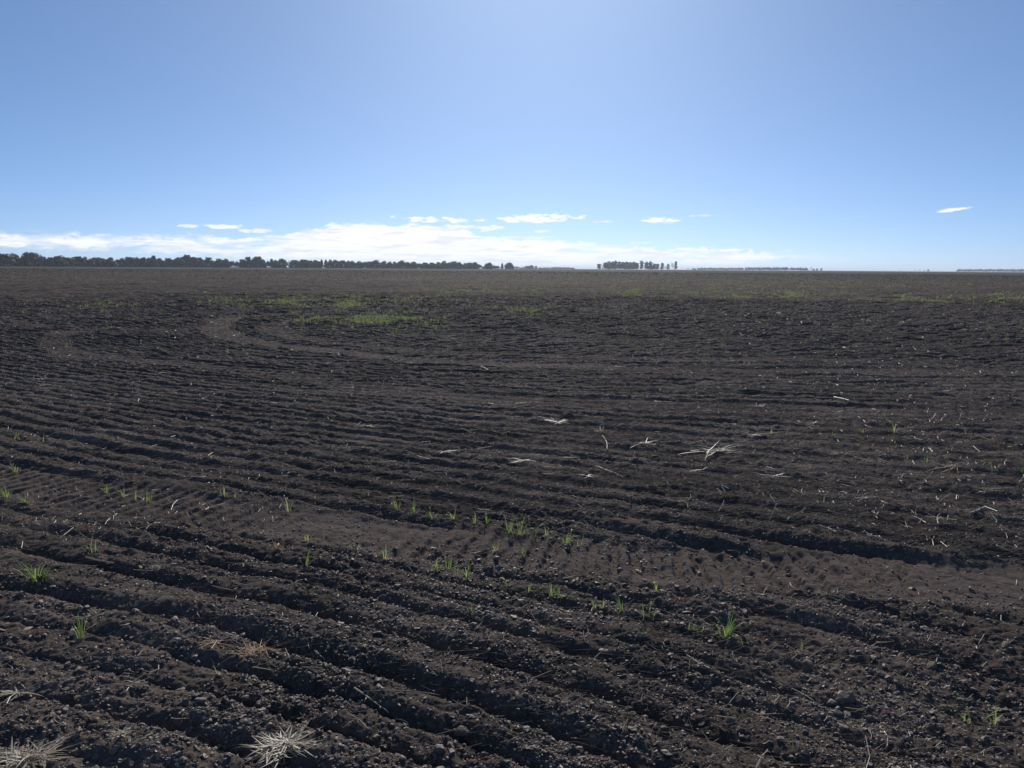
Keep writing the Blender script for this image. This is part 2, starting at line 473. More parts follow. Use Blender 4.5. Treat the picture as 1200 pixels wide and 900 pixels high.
# ------------------------------------------------------------------ mesh helpers
def mesh_np(name, V, F, mat, smooth=False):
    """V (n,3), F list of arrays of equal-length faces"""
    me = bpy.data.meshes.new(name)
    V = np.asarray(V, np.float32)
    if isinstance(F, np.ndarray): F = [F]
    F = [f for f in F if len(f)]
    loops = np.concatenate([f.ravel() for f in F]).astype(np.int32)
    tot = np.concatenate([np.full(len(f), f.shape[1], np.int32) for f in F])
    start = np.concatenate([[0], np.cumsum(tot)[:-1]]).astype(np.int32)
    me.vertices.add(len(V)); me.vertices.foreach_set("co", V.ravel())
    me.loops.add(len(loops)); me.loops.foreach_set("vertex_index", loops)
    me.polygons.add(len(tot)); me.polygons.foreach_set("loop_start", start)
    me.polygons.foreach_set("loop_total", tot)
    me.polygons.foreach_set("use_smooth", np.full(len(tot), smooth))
    me.update(calc_edges=True)
    me.materials.append(mat)
    return me
def link(name, me, loc=(0, 0, 0), rotz=0.0, parent=None, scale=None):
    o = bpy.data.objects.new(name, me); col.objects.link(o)
    o.location = loc; o.rotation_euler = (0, 0, rotz)
    if scale: o.scale = scale
    if parent: o.parent = parent
    return o
def tag(o, label=None, cat=None, group=None, kind=None):
    if label: o['label'] = label
    if cat: o['category'] = cat
    if group: o['group'] = group
    if kind: o['kind'] = kind
    return o


# ------------------------------------------------------------------ the ground sheet
def build_ground():
    fine = R(43); n_f = int(2 * fine / DELTA)
    az = list(np.linspace(-fine, fine, n_f))
    st = DELTA; a = fine; side = []
    while a < math.pi - 0.02:
        st = min(st * 1.13, 0.12); a += st
        if a < math.pi - 0.02: side.append(a)
    az = np.array([-math.pi] + [-s for s in side[::-1]] + az + side)
    rr = [0.25]; 
    while rr[-1] < 1.7: rr.append(rr[-1] * 1.02)
    while rr[-1] < 210: rr.append(rr[-1] * (1 + DELTA * min(1.6, max(1.0, rr[-1] / 45))))
    g = DELTA * 1.5
    while rr[-1] < 30000:
        g = min(g * 1.02, 0.05); rr.append(rr[-1] * (1 + g))
    rr = np.array(rr)
    na, nr = len(az), len(rr)
    AZ, RR = np.meshgrid(az, rr)
    X = (np.sin(AZ) * RR).ravel(); Y = (np.cos(AZ) * RR).ravel()
    daz = np.gradient(az); drr = np.gradient(rr)
    spc = np.maximum(np.abs(daz)[None, :] * RR, drr[:, None] * np.ones_like(AZ)).ravel()
    h, tm = height(X, Y, spc, True)
    V = np.empty((na * nr + 1, 3), np.float32)
    V[:-1, 0] = X; V[:-1, 1] = Y; V[:-1, 2] = h
    V[-1] = (0, 0, 0)
    i = np.arange(na); j = (i + 1) % na
    base = (np.arange(nr - 1) * na)[:, None]
    Q = np.stack([base + i, base + j, base + na + j, base + na + i], -1)
    Q = Q[:, :, ::-1].reshape(-1, 4)
    T = np.stack([np.full(na, na * nr), j, i], -1)
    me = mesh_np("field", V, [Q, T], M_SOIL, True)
    def attr(name, v):
        at = me.attributes.new(name, 'FLOAT', 'POINT'); at.data.foreach_set("value", np.append(v, 0).astype(np.float32))
    attr('track', tm)
    # weed tint with clod self-shade painted in, stronger towards the far margin; a straw coloured headland in front of the trees
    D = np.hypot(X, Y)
    weed_shade = np.clip((D - 120) / 160, 0, .6)
    weed_shade = np.where(D > 260, .8, weed_shade)
    attr('weed_shade', weed_shade)
    # dry stubble strips, across the view
    s = np.clip((D - 330) / 60, 0, 1) * .55 * np.clip(1 - (D - 2500) / 800, 0, 1)
    attr('stubble', s)
    o = link("ploughed_field", me)
    tag(o, kind='structure')
build_ground()


# ------------------------------------------------------------------ haze
def build_haze():
    m, N = new_mat("air haze")
    pv = N.n('ShaderNodeVolumePrincipled')
    pv.inputs['Color'].default_value = (.76, .87, 1, 1)
    pv.inputs['Density'].default_value = 0.000088
    pv.inputs['Anisotropy'].default_value = 0.25
    finish(m, N, pv.outputs[0], True)
    s = 31000
    V = np.array([(x, y, z) for z in (-1.5, 60) for y in (-s, s) for x in (-s, s)], np.float32)
    F = np.array([(0, 2, 3, 1), (4, 5, 7, 6), (0, 1, 5, 4), (2, 6, 7, 3), (0, 4, 6, 2), (1, 3, 7, 5)])
    tag(link("haze", mesh_np("haze", V, F, m)), kind='stuff')
build_haze()


# ------------------------------------------------------------------ clods
def ico(sub=0):
    t = (1 + 5 ** .5) / 2
    V = [(-1, t, 0), (1, t, 0), (-1, -t, 0), (1, -t, 0), (0, -1, t), (0, 1, t), (0, -1, -t), (0, 1, -t), (t, 0, -1), (t, 0, 1), (-t, 0, -1), (-t, 0, 1)]
    F = [(0, 11, 5), (0, 5, 1), (0, 1, 7), (0, 7, 10), (0, 10, 11), (1, 5, 9), (5, 11, 4), (11, 10, 2), (10, 7, 6), (7, 1, 8),
         (3, 9, 4), (3, 4, 2), (3, 2, 6), (3, 6, 8), (3, 8, 9), (4, 9, 5), (2, 4, 11), (6, 2, 10), (8, 6, 7), (9, 8, 1)]
    V = [np.array(v) / np.linalg.norm(v) for v in V]
    for _ in range(sub):
        mid = {}; F2 = []
        def mp(a, b):
            k = (min(a, b), max(a, b))
            if k not in mid:
                v = V[a] + V[b]; V.append(v / np.linalg.norm(v)); mid[k] = len(V) - 1
            return mid[k]
        for a, b, c in F:
            ab, bc, ca = mp(a, b), mp(b, c), mp(c, a)
            F2 += [(a, ab, ca), (b, bc, ab), (c, ca, bc), (ab, bc, ca)]
        F = F2
    return np.array(V), np.array(F)

def clod_shapes(sub, n, r):
    V, F = ico(sub); out = []
    for k in range(n):
        v = V.copy()
        for q in range(7):      # flat broken faces
            nrm = r.normal(size=3); nrm /= np.linalg.norm(nrm)
            c = r.uniform(.4, .85); dd = v @ nrm
            v = v - np.outer(np.clip(dd - c, 0, None), nrm)
        v = v * (1 + r.normal(scale=.13 if sub else .22, size=(len(v), 1)))
        v = v * r.uniform([.7, .55, .4], [1.5, 1.05, .85])
        out.append(v)
    return out, F

def scatter_clods(name, n, r0, r1, sub, smin, smax, half, seed, kpx=0.0, zs=1.0):
    r = np.random.default_rng(seed)
    shapes, F = clod_shapes(sub, 14, r)
    d = r0 * (r1 / r0) ** r.random(n); a = r.uniform(-half, half, n)
    x = np.sin(a) * d; y = np.cos(a) * d
    h, tm = height(x, y, None, True)
    dens = np.clip(.6 + .7 * vnoise(x / .5, y / .5, 81), .12, 1) * (1 - .5 * tm)
    k = r.random(n) < dens
    x, y, h, d = x[k], y[k], h[k], d[k]; n = len(x)
    s = smin * (smax / smin) ** (r.random(n) ** 1.9)
    s = np.maximum(s, d * kpx)
    which = r.integers(0, len(shapes), n); rz = r.uniform(0, 6.283, n); tilt = r.normal(scale=.5, size=n)
    nv = len(shapes[0])
    S = np.stack(shapes)[which]
    ct, st = np.cos(tilt)[:, None], np.sin(tilt)[:, None]
    yy = S[:, :, 1] * ct - S[:, :, 2] * st; zz = S[:, :, 1] * st + S[:, :, 2] * ct; xx = S[:, :, 0]
    c, sn = np.cos(rz)[:, None], np.sin(rz)[:, None]
    P = np.empty((n, nv, 3), np.float32)
    P[:, :, 0] = (xx * c - yy * sn) * s[:, None] + x[:, None]
    P[:, :, 1] = (xx * sn + yy * c) * s[:, None] + y[:, None]
    P[:, :, 2] = zz * zs * s[:, None] + (h + s * .22 * zs)[:, None]
    FF = (F[None] + (np.arange(n) * nv)[:, None, None]).reshape(-1, 3)
    return P.reshape(-1, 3), FF
P1, F1 = scatter_clods("near", 9000, 1.9, 4.8, 1, .005, .020, R(40), 1, .0011)
P2, F2 = scatter_clods("mid", 360000, 1.9, 42, 0, .0026, .0105, R(39), 2, .0008)
P3, F3 = scatter_clods("far", 90000, 20, 450, 0, .008, .03, R(38), 3, .00065, .45)
tag(link("larger_soil_clods", mesh_np("larger_soil_clods", P1, F1, M_BIGCLOD)), "larger broken clods of dark earth lying near the viewer", "soil clods", kind='stuff')
P, F = P2, F2
M_FARCLOD = plain("far soil clods", (.042, .034, .030), (.10, .082, .070), .95, 3, .02)
tag(link("distant_soil_clods", mesh_np("distant_soil_clods", P3, F3, M_FARCLOD)), "lumps of dark earth roughening the far part of the field", "soil clods", kind='stuff')
o = link("soil_clods", mesh_np("soil_clods", P, F, M_CLOD))
tag(o, "dark crumbly clods of earth scattered over the ploughed furrows", "soil clods", kind='stuff')


# ------------------------------------------------------------------ blades, stalks
def tube(pts, r0, r1, sides=5):
    pts = [Vector(p) for p in pts]; V = []; F = []
    n = len(pts)
    ref = Vector((.3, .2, 1)).normalized()
    for i, p in enumerate(pts):
        t = (pts[min(i + 1, n - 1)] - pts[max(i - 1, 0)]).normalized()
        a = t.cross(ref)
        if a.length < .05: a = t.cross(Vector((1, 0, 0)))
        a.normalize(); b = t.cross(a)
        rr = r0 + (r1 - r0) * i / (n - 1)
        for k in range(sides):
            an = 2 * math.pi * k / sides
            V.append(p + (a * math.cos(an) + b * math.sin(an)) * rr)
    for i in range(n - 1):
        for k in range(sides):
            k2 = (k + 1) % sides
            F.append((i * sides + k, i * sides + k2, (i + 1) * sides + k2, (i + 1) * sides + k))
    F.append(tuple(range(sides))[::-1]); F.append(tuple((n - 1) * sides + k for k in range(sides)))
    return V, F
class MB:
    def __init__(s): s.V = []; s.F = []
    def add(s, VF):
        o = len(s.V); s.V += [tuple(v) for v in VF[0]]; s.F += [tuple(i + o for i in f) for f in VF[1]]
    def mesh(s, name, mat, smooth=False):
        me = bpy.data.meshes.new(name); me.from_pydata(s.V, [], s.F); me.materials.append(mat)
        if smooth: me.polygons.foreach_set("use_smooth", [True] * len(me.polygons))
        me.update(); return me

def blade(base, az, length, width, lean, curl, seg=5, fold=.25):
    """a tapering folded grass blade arching over; returns V,F"""
    V = []; F = []
    p = Vector(base); dirh = Vector((math.cos(az), math.sin(az), 0)); side = Vector((-math.sin(az), math.cos(az), 0))
    ang = lean
    for i in range(seg + 1):
        t = i / seg
        w = width * (1 - t) ** .7 * (.65 + .7 * min(t * 3, 1)) * .5 if i < seg else 0
        nrm = dirh * math.cos(ang) - Vector((0, 0, 1)) * math.sin(ang)
        V += [p - side * w + nrm * w * fold, p, p + side * w + nrm * w * fold]
        p = p + (dirh * math.sin(ang) + Vector((0, 0, 1)) * math.cos(ang)) * (length / seg)
        ang += curl / seg
    for i in range(seg):
        a = i * 3
        F += [(a, a + 1, a + 4, a + 3), (a + 1, a + 2, a + 5, a + 4)]
    return V, F

def stalk_pts(length, bend, lift=0.0, kink=0.0, n=7):
    pts = []
    for i in range(n):
        t = i / (n - 1) - .5
        pts.append((t * length, bend * length * (1 - 4 * t * t) + (kink * length * max(0, t)), lift * length * (t + .5) + .004 * math.sin(9 * t)))
    return pts

# ------------------------------------------------------------------ labels relative to landmarks
LANDMARKS = []           # (px, py, phrase)
USED = {}
def landmark(px, py, phrase): LANDMARKS.append((px, py, phrase))
ORD = ["nearest", "second", "third", "fourth", "fifth", "sixth", "seventh", "eighth", "ninth", "tenth", "eleventh", "twelfth",
       "thirteenth", "fourteenth", "fifteenth", "sixteenth", "seventeenth", "eighteenth", "nineteenth", "twentieth"]
PENDING = []             # (object, px, py, noun)
def label_later(o, px, py, noun): PENDING.append((o, px, py, noun))
def resolve_labels():
    groups = {}
    for o, px, py, noun in PENDING:
        best = None
        for lx, ly, ph in LANDMARKS:
            dx = px - lx; dy = (py - ly) * (2.2 if py > 600 else 3.2)
            dd = math.hypot(dx, dy)
            if dd < 3: continue
            if best is None or dd < best[0]: best = (dd, dx, dy, ph)
        dd, dx, dy, ph = best
        rel = ("right of" if dx > 0 else "left of") if abs(dx) > abs(dy) else ("in front of" if dy > 0 else "just beyond")
        groups.setdefault((noun, rel, ph), []).append((dd, o))
    for (noun, rel, ph), lst in groups.items():
        lst.sort(key=lambda a: a[0])
        for k, (dd, o) in enumerate(lst):
            if len(lst) == 1: o['label'] = f"{noun} {rel} {ph}"
            elif k == 0: o['label'] = f"{noun} {rel} {ph}, nearest"
            else: o['label'] = f"{noun} {rel} {ph}, {ORD[min(k, 19)]} nearest"


# ------------------------------------------------------------------ green seedlings
def pxm(y):     # metres per photo pixel across the view at ground distance y
    return math.hypot(y, CAM_H) / FPX

SEED = [  # px, py(base), height px, spread, blades, pale, own label, landmark phrase
    (43, 678, 26, 1.1, 26, 0, "dense bright green grass tuft, widest of those at the left edge", "the widest green tuft at left"),
    (95, 748, 24, .3, 7, 0, "lone green seedling standing on bare clods low at the left", "the lone green seedling"),
    (850, 746, 24, .8, 20, 0, "broad bright green grass clump beside the thin red stem", "the broad green clump"),
    (729, 718, 21, .35, 11, 0, "bright upright green seedling, brightest of the row in the middle foreground", "the brightest green seedling"),
    (760, 724, 19, .7, 7, 0, "green seedling with blades splayed in a V, right end of its row", None),
    (1140, 845, 26, .9, 6, 0, "open V shaped green seedling low at the right", "the V shaped seedling"),
    (1166, 850, 22, .4, 5, 1, "thin pale green seedling on the right, beside the V shaped one", None),
    (452, 656, 16, .7, 8, 1, "small pale yellow green sprout on the lower edge of the tyre track", "the pale yellow sprout"),
    (358, 668, 20, .3, 7, 0, None, None), (552, 719, 18, .6, 5, 0, None, None),
    (18, 553, 14, .6, 7, 0, None, None), (8, 584, 15, .6, 10, 0, None, None), (30, 590, 12, .7, 10, 0, None, None),
    (18, 515, 12, .5, 6, 1, None, None), (50, 519, 11, .5, 5, 1, None, None), (124, 576, 10, .7, 8, 0, None, None),
    (145, 584, 13, .6, 6, 1, None, None), (158, 586, 11, .6, 5, 1, None, None), (173, 588, 14, .6, 6, 0, None, None),
    (262, 584, 12, .6, 5, 1, None, None), (275, 584, 11, .5, 4, 1, None, None), (108, 646, 15, .9, 8, 1, None, None),
    (338, 600, 20, .3, 3, 1, None, None), (360, 634, 13, .7, 7, 1, None, None), (378, 632, 11, .4, 3, 1, None, None),
    (416, 643, 14, .7, 6, 1, None, None), (465, 598, 14, .6, 7, 0, None, None), (485, 602, 16, .4, 7, 0, "tall slim green seedling on the upper edge of the tyre track", "the tall slim seedling"),
    (507, 607, 15, .8, 5, 0, None, None), (531, 608, 14, .5, 4, 1, None, None), (557, 613, 12, .4, 4, 1, None, None), (570, 615, 16, .3, 4, 0, None, None),
    (595, 624, 20, .6, 10, 0, "lush green clump above the tyre track, left one of the close pair", "the lush green clump pair"),
    (609, 627, 20, .6, 10, 0, "lush green clump above the tyre track, right one of the close pair", None),
    (625, 628, 17, .6, 5, 0, None, None), (641, 628, 12, .6, 4, 1, None, None), (664, 636, 17, .8, 12, 0, "spreading green clump at the right end of the row above the tyre track", "the spreading green clump"),
    (678, 639, 12, .7, 4, 1, None, None), (582, 646, 14, .5, 6, 1, None, None), (613, 652, 14, .35, 6, 0, None, None),
    (512, 668, 16, 1.0, 5, 0, None, None), (526, 666, 16, .5, 7, 0, None, None), (535, 675, 12, .4, 4, 0, None, None), (547, 679, 19, .3, 7, 0, None, None),
    (597, 690, 14, .7, 5, 1, None, None), (618, 694, 13, .4, 4, 1, None, None), (628, 691, 13, .4, 5, 0, None, None), (646, 698, 16, .3, 5, 0, None, None),
    (661, 700, 18, .7, 9, 0, None, None), (697, 713, 14, .6, 5, 0, None, None), (706, 713, 10, .5, 4, 1, None, None), (769, 694, 16, .3, 4, 1, None, None),
    (808, 738, 11, .6, 4, 1, None, None), (815, 740, 10, .6, 4, 0, None, None), (940, 760, 9, .3, 2, 0, None, None),
    (905, 508, 8, .6, 4, 1, None, None), (921, 509, 7, .6, 4, 1, None, None), (1010, 507, 9, .9, 7, 1, None, None), (1048, 507, 12, .5, 6, 1, "pale green sprout taller than its neighbours, standing in straw at the right", "the tallest sprout in straw"),
    (1062, 540, 11, .6, 5, 0, None, None), (1086, 543, 10, .5, 6, 0, None, None), (1112, 545, 8, .6, 5, 1, None, None), (1150, 547, 9, .7, 5, 0, None, None),
    (1165, 553, 13, .6, 6, 0, None, None), (1196, 554, 10, .6, 5, 0, None, None), (1133, 509, 8, .6, 4, 1, None, None), (975, 512, 7, .7, 4, 1, None, None),
    (870, 503, 7, .6, 4, 1, None, None), (255, 793, 17, .15, 2, 1, None, None), (1120, 640, 6, .6, 3, 1, None, None),
]
def grass_mesh(h, spread, n, mat, seed):
    r = random.Random(seed); mb = MB()
    for k in range(n):
        a = r.uniform(0, 2 * math.pi); L = h * r.uniform(.55, 1.15)
        br = h * .35 * spread * math.sqrt(r.random())
        b = (math.cos(a) * br, math.sin(a) * br * .7, -.012)
        mb.add(blade(b, a + r.uniform(-.7, .7), L + .01, r.uniform(.0035, .006) * (.6 + h * 5), r.uniform(.02, .5) * spread, r.uniform(.1, 1.9) * (.5 + spread) * (1.5 if r.random() < .25 else 1), 6))
    return mb.mesh("grass_seedling", mat, True)
for i, (px, py, hp, spr, n, pale, lab, lm) in enumerate(SEED):
    x, y, z = on_ground(px, py)
    hh = hp * pxm(y) * 1.25
    o = link("grass_seedling", grass_mesh(hh, spr, n, M_GRASS2 if pale else M_GRASS, 100 + i), (x, y, z + .006))
    tag(o, None, "grass seedling", "green seedlings sprouting in the furrows")
    if lab: o['label'] = lab; 
    else:
        size = "tiny" if hp < 12 else "small" if hp < 16 else "medium tall"
        label_later(o, px, py, f"{size} {'pale' if pale else 'fresh green'} {'sparse ' if n < 5 else ''}seedling")
    if lm: landmark(px, py, lm)


# ------------------------------------------------------------------ dry tufts, sticks, stones: the ones that stand out in the photo
def dry_tuft(px, py, rad_px, n, mat, seed, lab, lm, flat=.9, el=1.0, w=.006, core=True, sheaf=False, curl=.35):
    x, y, z = on_ground(px, py); rad = rad_px * pxm(y)
    r = random.Random(seed); mb = MB()
    for k in range(int(n * 1.7)):
        a = r.uniform(0, 2 * math.pi)
        L = rad * r.uniform(.25, 1.1) * (1.15 if abs(math.cos(a)) > .6 else .8)
        q = rad * .5 * r.random(); qa = r.uniform(0, 6.283)
        if sheaf: a = r.gauss(0, .28) + (math.pi if r.random() < .5 else 0); L *= 1.3
        b = (math.cos(qa) * q, math.sin(qa) * q * .7, -.004 + rad * .22 * r.random() * (1 - q / rad))
        mb.add(blade(b, a + r.gauss(0, .5), L, w * r.uniform(.35, 1.2), r.uniform(.45, 1.35) * flat, r.gauss(curl, .6), 6, r.uniform(.1, .7)))
    o = link("dry_grass_tuft", mb.mesh("dry_grass_tuft", mat, False), (x, y, z + .010), r.uniform(0, .5), scale=(1, 1, el))
    tag(o, lab, "dry tuft", "dead straw tufts on the soil")
    if core:
        cm = MB()
        for k in range(9):
            a = k / 9 * 6.283
            cm.add(tube([(math.cos(a) * rad * .1, math.sin(a) * rad * .1, -.02), (math.cos(a) * rad * .16, math.sin(a) * rad * .16, rad * .22 * r.uniform(.6, 1.3))], .004, .003, 5))
        c = link("root_crown", cm.mesh("root_crown", mat), parent=o)
    if lm: landmark(px, py, lm)
    return o
dry_tuft(33, 893, 42, 105, M_DRY, 1, "pale spiky dead straw tuft fanned out in the bottom left corner", "the bottom left straw tuft", 1.25, .5, .0062, curl=.5)
dry_tuft(332, 880, 42, 120, M_DRY, 2, "bleached stubble crown with collapsed leaves at the bottom edge", "the stubble crown at bottom", 1.45, .42, .0068, curl=.5)
dry_tuft(322, 900, 22, 16, M_DRY, 12, "flattened pale husk lying just in front of the bleached stubble crown", None, 1.4, .5, .010, False)
dry_tuft(296, 768, 34, 40, M_ORANGE, 3, "orange brown wisp of dead grass arching over a ridge at left centre", "the orange brown grass wisp", 1.35, .55, .003, False)
dry_tuft(184, 668, 15, 22, M_DRY, 4, "small star shaped dry grass tuft left of centre on a ridge", "the star shaped dry tuft", 1.0, .8, .004)
dry_tuft(325, 645, 14, 12, M_ORANGE, 5, "small orange curled dead leaf tuft below the tyre track", "the orange curl", 1.0, 1.0, .005)
dry_tuft(22, 815, 24, 20, M_DRY, 6, "flat scrap of broken straw at the left edge above the spiky tuft", "the flat straw scrap", 1.4, .4, .006, False, True)
dry_tuft(142, 868, 20, 22, M_DRY, 7, "short ragged straw tuft between the spiky tuft and the stubble crown", "the ragged dry tuft", 1.0, .8, .005)
dry_tuft(252, 755, 18, 14, M_ORANGE, 8, "faint brown grass wisp just left of the orange brown one", None, 1.4, .4, .003, False, True)
dry_tuft(702, 508, 15, 11, M_DRYP, 9, "star of straight bleached straws sticking up in the middle distance", "the star of bleached straws", .9, 1.1, .008, False, curl=.1)
dry_tuft(655, 496, 16, 14, M_DRYP, 10, "tangle of pale straws lying left of the star of bleached straws", "the pale straw tangle", 1.4, .5, .010, False, True)
dry_tuft(840, 530, 34, 16, M_DRYP, 11, "long flat sheaf of pale straw lying right of the middle", "the long flat straw sheaf", 1.5, .25, .010, False, True)
dry_tuft(1110, 549, 30, 13, M_DRYP, 13, "loose sheaf of pale straw at the right among green sprouts", "the loose straw sheaf", 1.45, .35, .009, False, True)
dry_tuft(158, 803, 13, 7, M_DRY, 14, "scrap of thin straw on a furrow edge at lower left", None, 1.4, .5, .004, False, True)
dry_tuft(890, 478, 14, 9, M_DRYP, 15, "small curled straw wisp in the compacted strip right of the middle", "the curled straw wisp", 1.2, .7, .012, False)

def stick(a, b, rad, mat, lab, lm=None, sag=.03, up0=0.0, up1=0.0, name="straw_stalk", fork=None, cat="straw stalk", seed=0):
    """a stalk from photo point a to b, ends lifted by up0/up1 metres, following the soil"""
    xa, ya, za = on_ground(*a); xb, yb, zb = on_ground(*b)
    if up1 > 0:                      # standing stalk: foot at a, tip stays near the foot
        xb, yb, zb = xa + (b[0] - a[0]) * pxm(ya), ya + .02, za
    r = random.Random(seed + int(a[0] * 7 + a[1]))
    n = 9; pts = []
    L = math.hypot(xb - xa, yb - ya); k = r.choice((-1, 1)) * sag * (L + up1)
    nx, ny = (-(yb - ya) / max(L, 1e-3), (xb - xa) / max(L, 1e-3))
    for i in range(n):
        t = i / (n - 1); w = k * 4 * t * (1 - t) + r.uniform(-.0012, .0012)
        x = xa + (xb - xa) * t + nx * w; y = ya + (yb - ya) * t + ny * w
        pts.append([x, y, za + (zb - za) * t + up0 * (1 - t) + up1 * t])
    if up1 == 0:                     # rest on the highest bump beneath
        hs = height(np.array([p[0] for p in pts]), np.array([p[1] for p in pts]))
        lift = max(h - p[2] for h, p in zip(hs, pts)) * .65
        for p in pts: p[2] += max(lift, 0) + rad * .6 + .005
    else: pts[0][2] -= .02
    c = Vector(pts[0])
    loc = [Vector(p) - c for p in pts]
    mb = MB(); mb.add(tube(loc, rad, rad * .75, 5))
    for t in (.33, .7):              # nodes of the stem
        i = int(t * (n - 1)); mb.add(tube([loc[i] - (loc[i + 1] - loc[i]) * .12, loc[i] + (loc[i + 1] - loc[i]) * .12], rad * 1.35, rad * 1.3, 5))
    if fork:
        for (i, ang, fl) in fork:
            d = (loc[min(i + 1, n - 1)] - loc[i - 1]).normalized(); d.rotate(Matrix.Rotation(ang, 3, 'Z'))
            p = loc[i]
            mb.add(tube([p, p + d * fl * .5 + Vector((0, 0, .008)), p + d * fl + Vector((0, 0, .012))], rad * .75, rad * .4, 5))
    o = link(name, mb.mesh(name, mat, True), c)
    tag(o, lab, cat, "straw stalks and twigs lying on the soil")
    if lm: landmark((a[0] + b[0]) / 2, (a[1] + b[1]) / 2, lm)
    return o
stick((415, 809), (456, 838), .0032, M_DRYP, "pale forked twig on the ridge left of bottom centre", "the pale forked twig", .01, name="forked_twig", fork=[(3, -1.0, .045), (5, .75, .05), (6, -.8, .03)], cat="twig")
stick((428, 815), (516, 823), .0026, M_GREYS, "long thin curved stem lying behind the pale forked twig", None, .05)
stick((369, 765), (381, 776), .0032, M_DRYP, "short white straight straw right of the orange brown wisp", "the short white straw", 0)
stick((352, 771), (386, 749), .0022, M_TWIG, "thin dark twig rising over a clod behind the short white straw", None, .02, cat="twig", name="twig")
stick((354, 785), (379, 786), .0022, M_DRYP, "short pale straw lying level under the short white one", None, .02)
stick((101, 655), (133, 662), .0055, M_DRYP, "thick flat bleached stalk on a ridge at the left", "the thick bleached stalk", .03)
stick((74, 667), (116, 664), .0022, M_GREYS, "thin grey curved stalk in front of the thick bleached one at left", None, .08)
stick((108, 691), (134, 696), .004, M_GREYS, "grey brown stalk stub lying in front of the thick bleached stalk", None, .02)
stick((69, 634), (86, 620), .0026, M_DRYP, "thin pale straw propped up at an angle behind the thick bleached stalk", None, .0)
stick((248, 687), (277, 694), .004, M_GREYS, "brown grey stalk piece on the ridge right of the star shaped tuft", None, .04)
stick((884, 717), (909, 711), .0030, M_RED, "thin red curved stem lying on the soil at right", "the thin red stem", .08, cat="stem", name="red_stem")
stick((900, 613), (910, 589), .0035, M_DRYP, "single straight straw standing upright and tilted right, above the tyre track", "the tilted upright straw", 0, up1=.13)
stick((805, 769), (837, 788), .0022, M_DRYP, "thin pale straw slanting down to the right, front of the broad green clump", "the slanting pale straw", .03)
stick((913, 803), (956, 825), .0020, M_GREYS, "long hair thin curved stalk at lower right", "the hair thin stalk at lower right", .07)
stick((1036, 862), (1038, 881), .0035, M_DRYP, "short white curled straw near the bottom right corner", "the white straw curl", .12)
stick((999, 854), (1013, 856), .0020, M_DRYP, "small bent white straw left of the white curl at bottom right", None, .2)
stick((618, 548), (624, 566), .0040, M_DRYP, "upright pale straw in the dark rows left of the middle", "the upright pale straw", 0, up1=.10)
stick((698, 550), (733, 562), .0040, M_DRYP, "long pale straw slanting down right in the dark rows", "the long slanting straw", .03)
stick((706, 514), (711, 533), .0040, M_DRYP, "pale straw pointing towards the viewer from the star of bleached straws", None, .03)
stick((180, 495), (196, 499), .008, M_DRYP, "short thick white stalk bit at the left in the far rows", "the short white stalk", .03)
stick((198, 500), (223, 504), .005, M_DRYP, "arched white stalk right of the short thick white bit", None, .1)
stick((304, 477), (346, 484), .006, M_GREYS, "long arched pale stalk on the far ridges left of the middle", "the long arched stalk", .07)
stick((977, 470), (996, 474), .008, M_DRYP, "thick white stalk piece in the straw strewn rows at right", "the thick white stalk at right", .02)
stick((1017, 462), (1030, 452), .006, M_DRYP, "pale straw raised at an angle behind the thick white stalk at right", None, .0, up1=.16)
stick((564, 431), (573, 435), .012, M_DRYP, "pale stalk lying on the far compacted track in the middle", "the stalk on far track", .0)
stick((443, 452), (443, 443), .009, M_GREYS, "short upright stub on the far ridges left of centre", "the short upright stub", 0, up1=.13)
stick((846, 528), (868, 534), .004, M_DRYP, "stiff straw poking out of the long flat straw sheaf", None, .02)
stick((1027, 559), (1030, 541), .0036, M_DRYP, "upright thin straw in the dark rows at right", "the thin upright straw", 0, up1=.13)
stick((1082, 566), (1094, 577 - 20), .0036, M_DRYP, "tilted straw at right below the green sprouts", None, 0, up1=.09)
stick((1137, 606), (1155, 598), .009, M_GREYS, "thick short pale stalk lying at the right near the track", "the thick grey stub", .02)
stick((1166, 650), (1198, 655), .005, M_GREYS, "grey stalk half buried on the track edge at the right", "the half buried stalk", .02)
stick((1190, 631), (1200, 636), .006, M_DRYP, "short pale stalk cut off by the right edge above the track", None, .02)
stick((690, 590), (694, 583), .0030, M_DRYP, "tiny straw stub standing above the track near the middle", None, 0, up1=.04)
stick((745, 669), (752, 672), .0045, M_DRYP, "small white straw chip on the lower track edge near the middle", "the white straw chip", .02)

def stone(px, py, wp, hp, lab, lm=None, mat=None, flat=.5, seed=0):
    x, y, z = on_ground(px, py); w = wp * pxm(y) / 2
    r = np.random.default_rng(int(px * 3 + py)); V, F = ico(2)
    for q in range(9):
        nrm = r.normal(size=3); nrm /= np.linalg.norm(nrm); c = r.uniform(.5, .85)
        V = V - np.outer(np.clip(V @ nrm - c, 0, None), nrm)
    V = V * (1 + r.normal(scale=.025, size=(len(V), 1))) * np.array([w, w * .8, w * flat * 1.3]) * 1.25
    o = link("earth_clod", mesh_np("earth_clod", V, F, mat or M_STONE), (x, y, z + w * .25), r.uniform(0, 3))
    tag(o, lab, "clod", "pale clods and chips lying on the soil")
    if lm: landmark(px, py, lm)
stone(541, 860, 15, 10, "light grey brown angular clod alone right of the deep furrow start, bottom centre", "the angular pale clod")
stone(424, 833, 13, 8, "small pale flat clod in front of the forked twig", None)
stone(990, 820, 19, 12, "largest pale round clod at lower right, beside the hair thin stalk", "the largest pale clod")
stone(946, 783, 15, 9, "smooth greyish clod behind the largest pale clod at lower right", None, flat=.6)
stone(1181, 758, 14, 7, "smooth flat grey clod close to the right edge", "the flat grey clod", flat=.4)
stone(1092, 783, 13, 9, "greyish lump of soil left of the flat grey clod near the right edge", None)
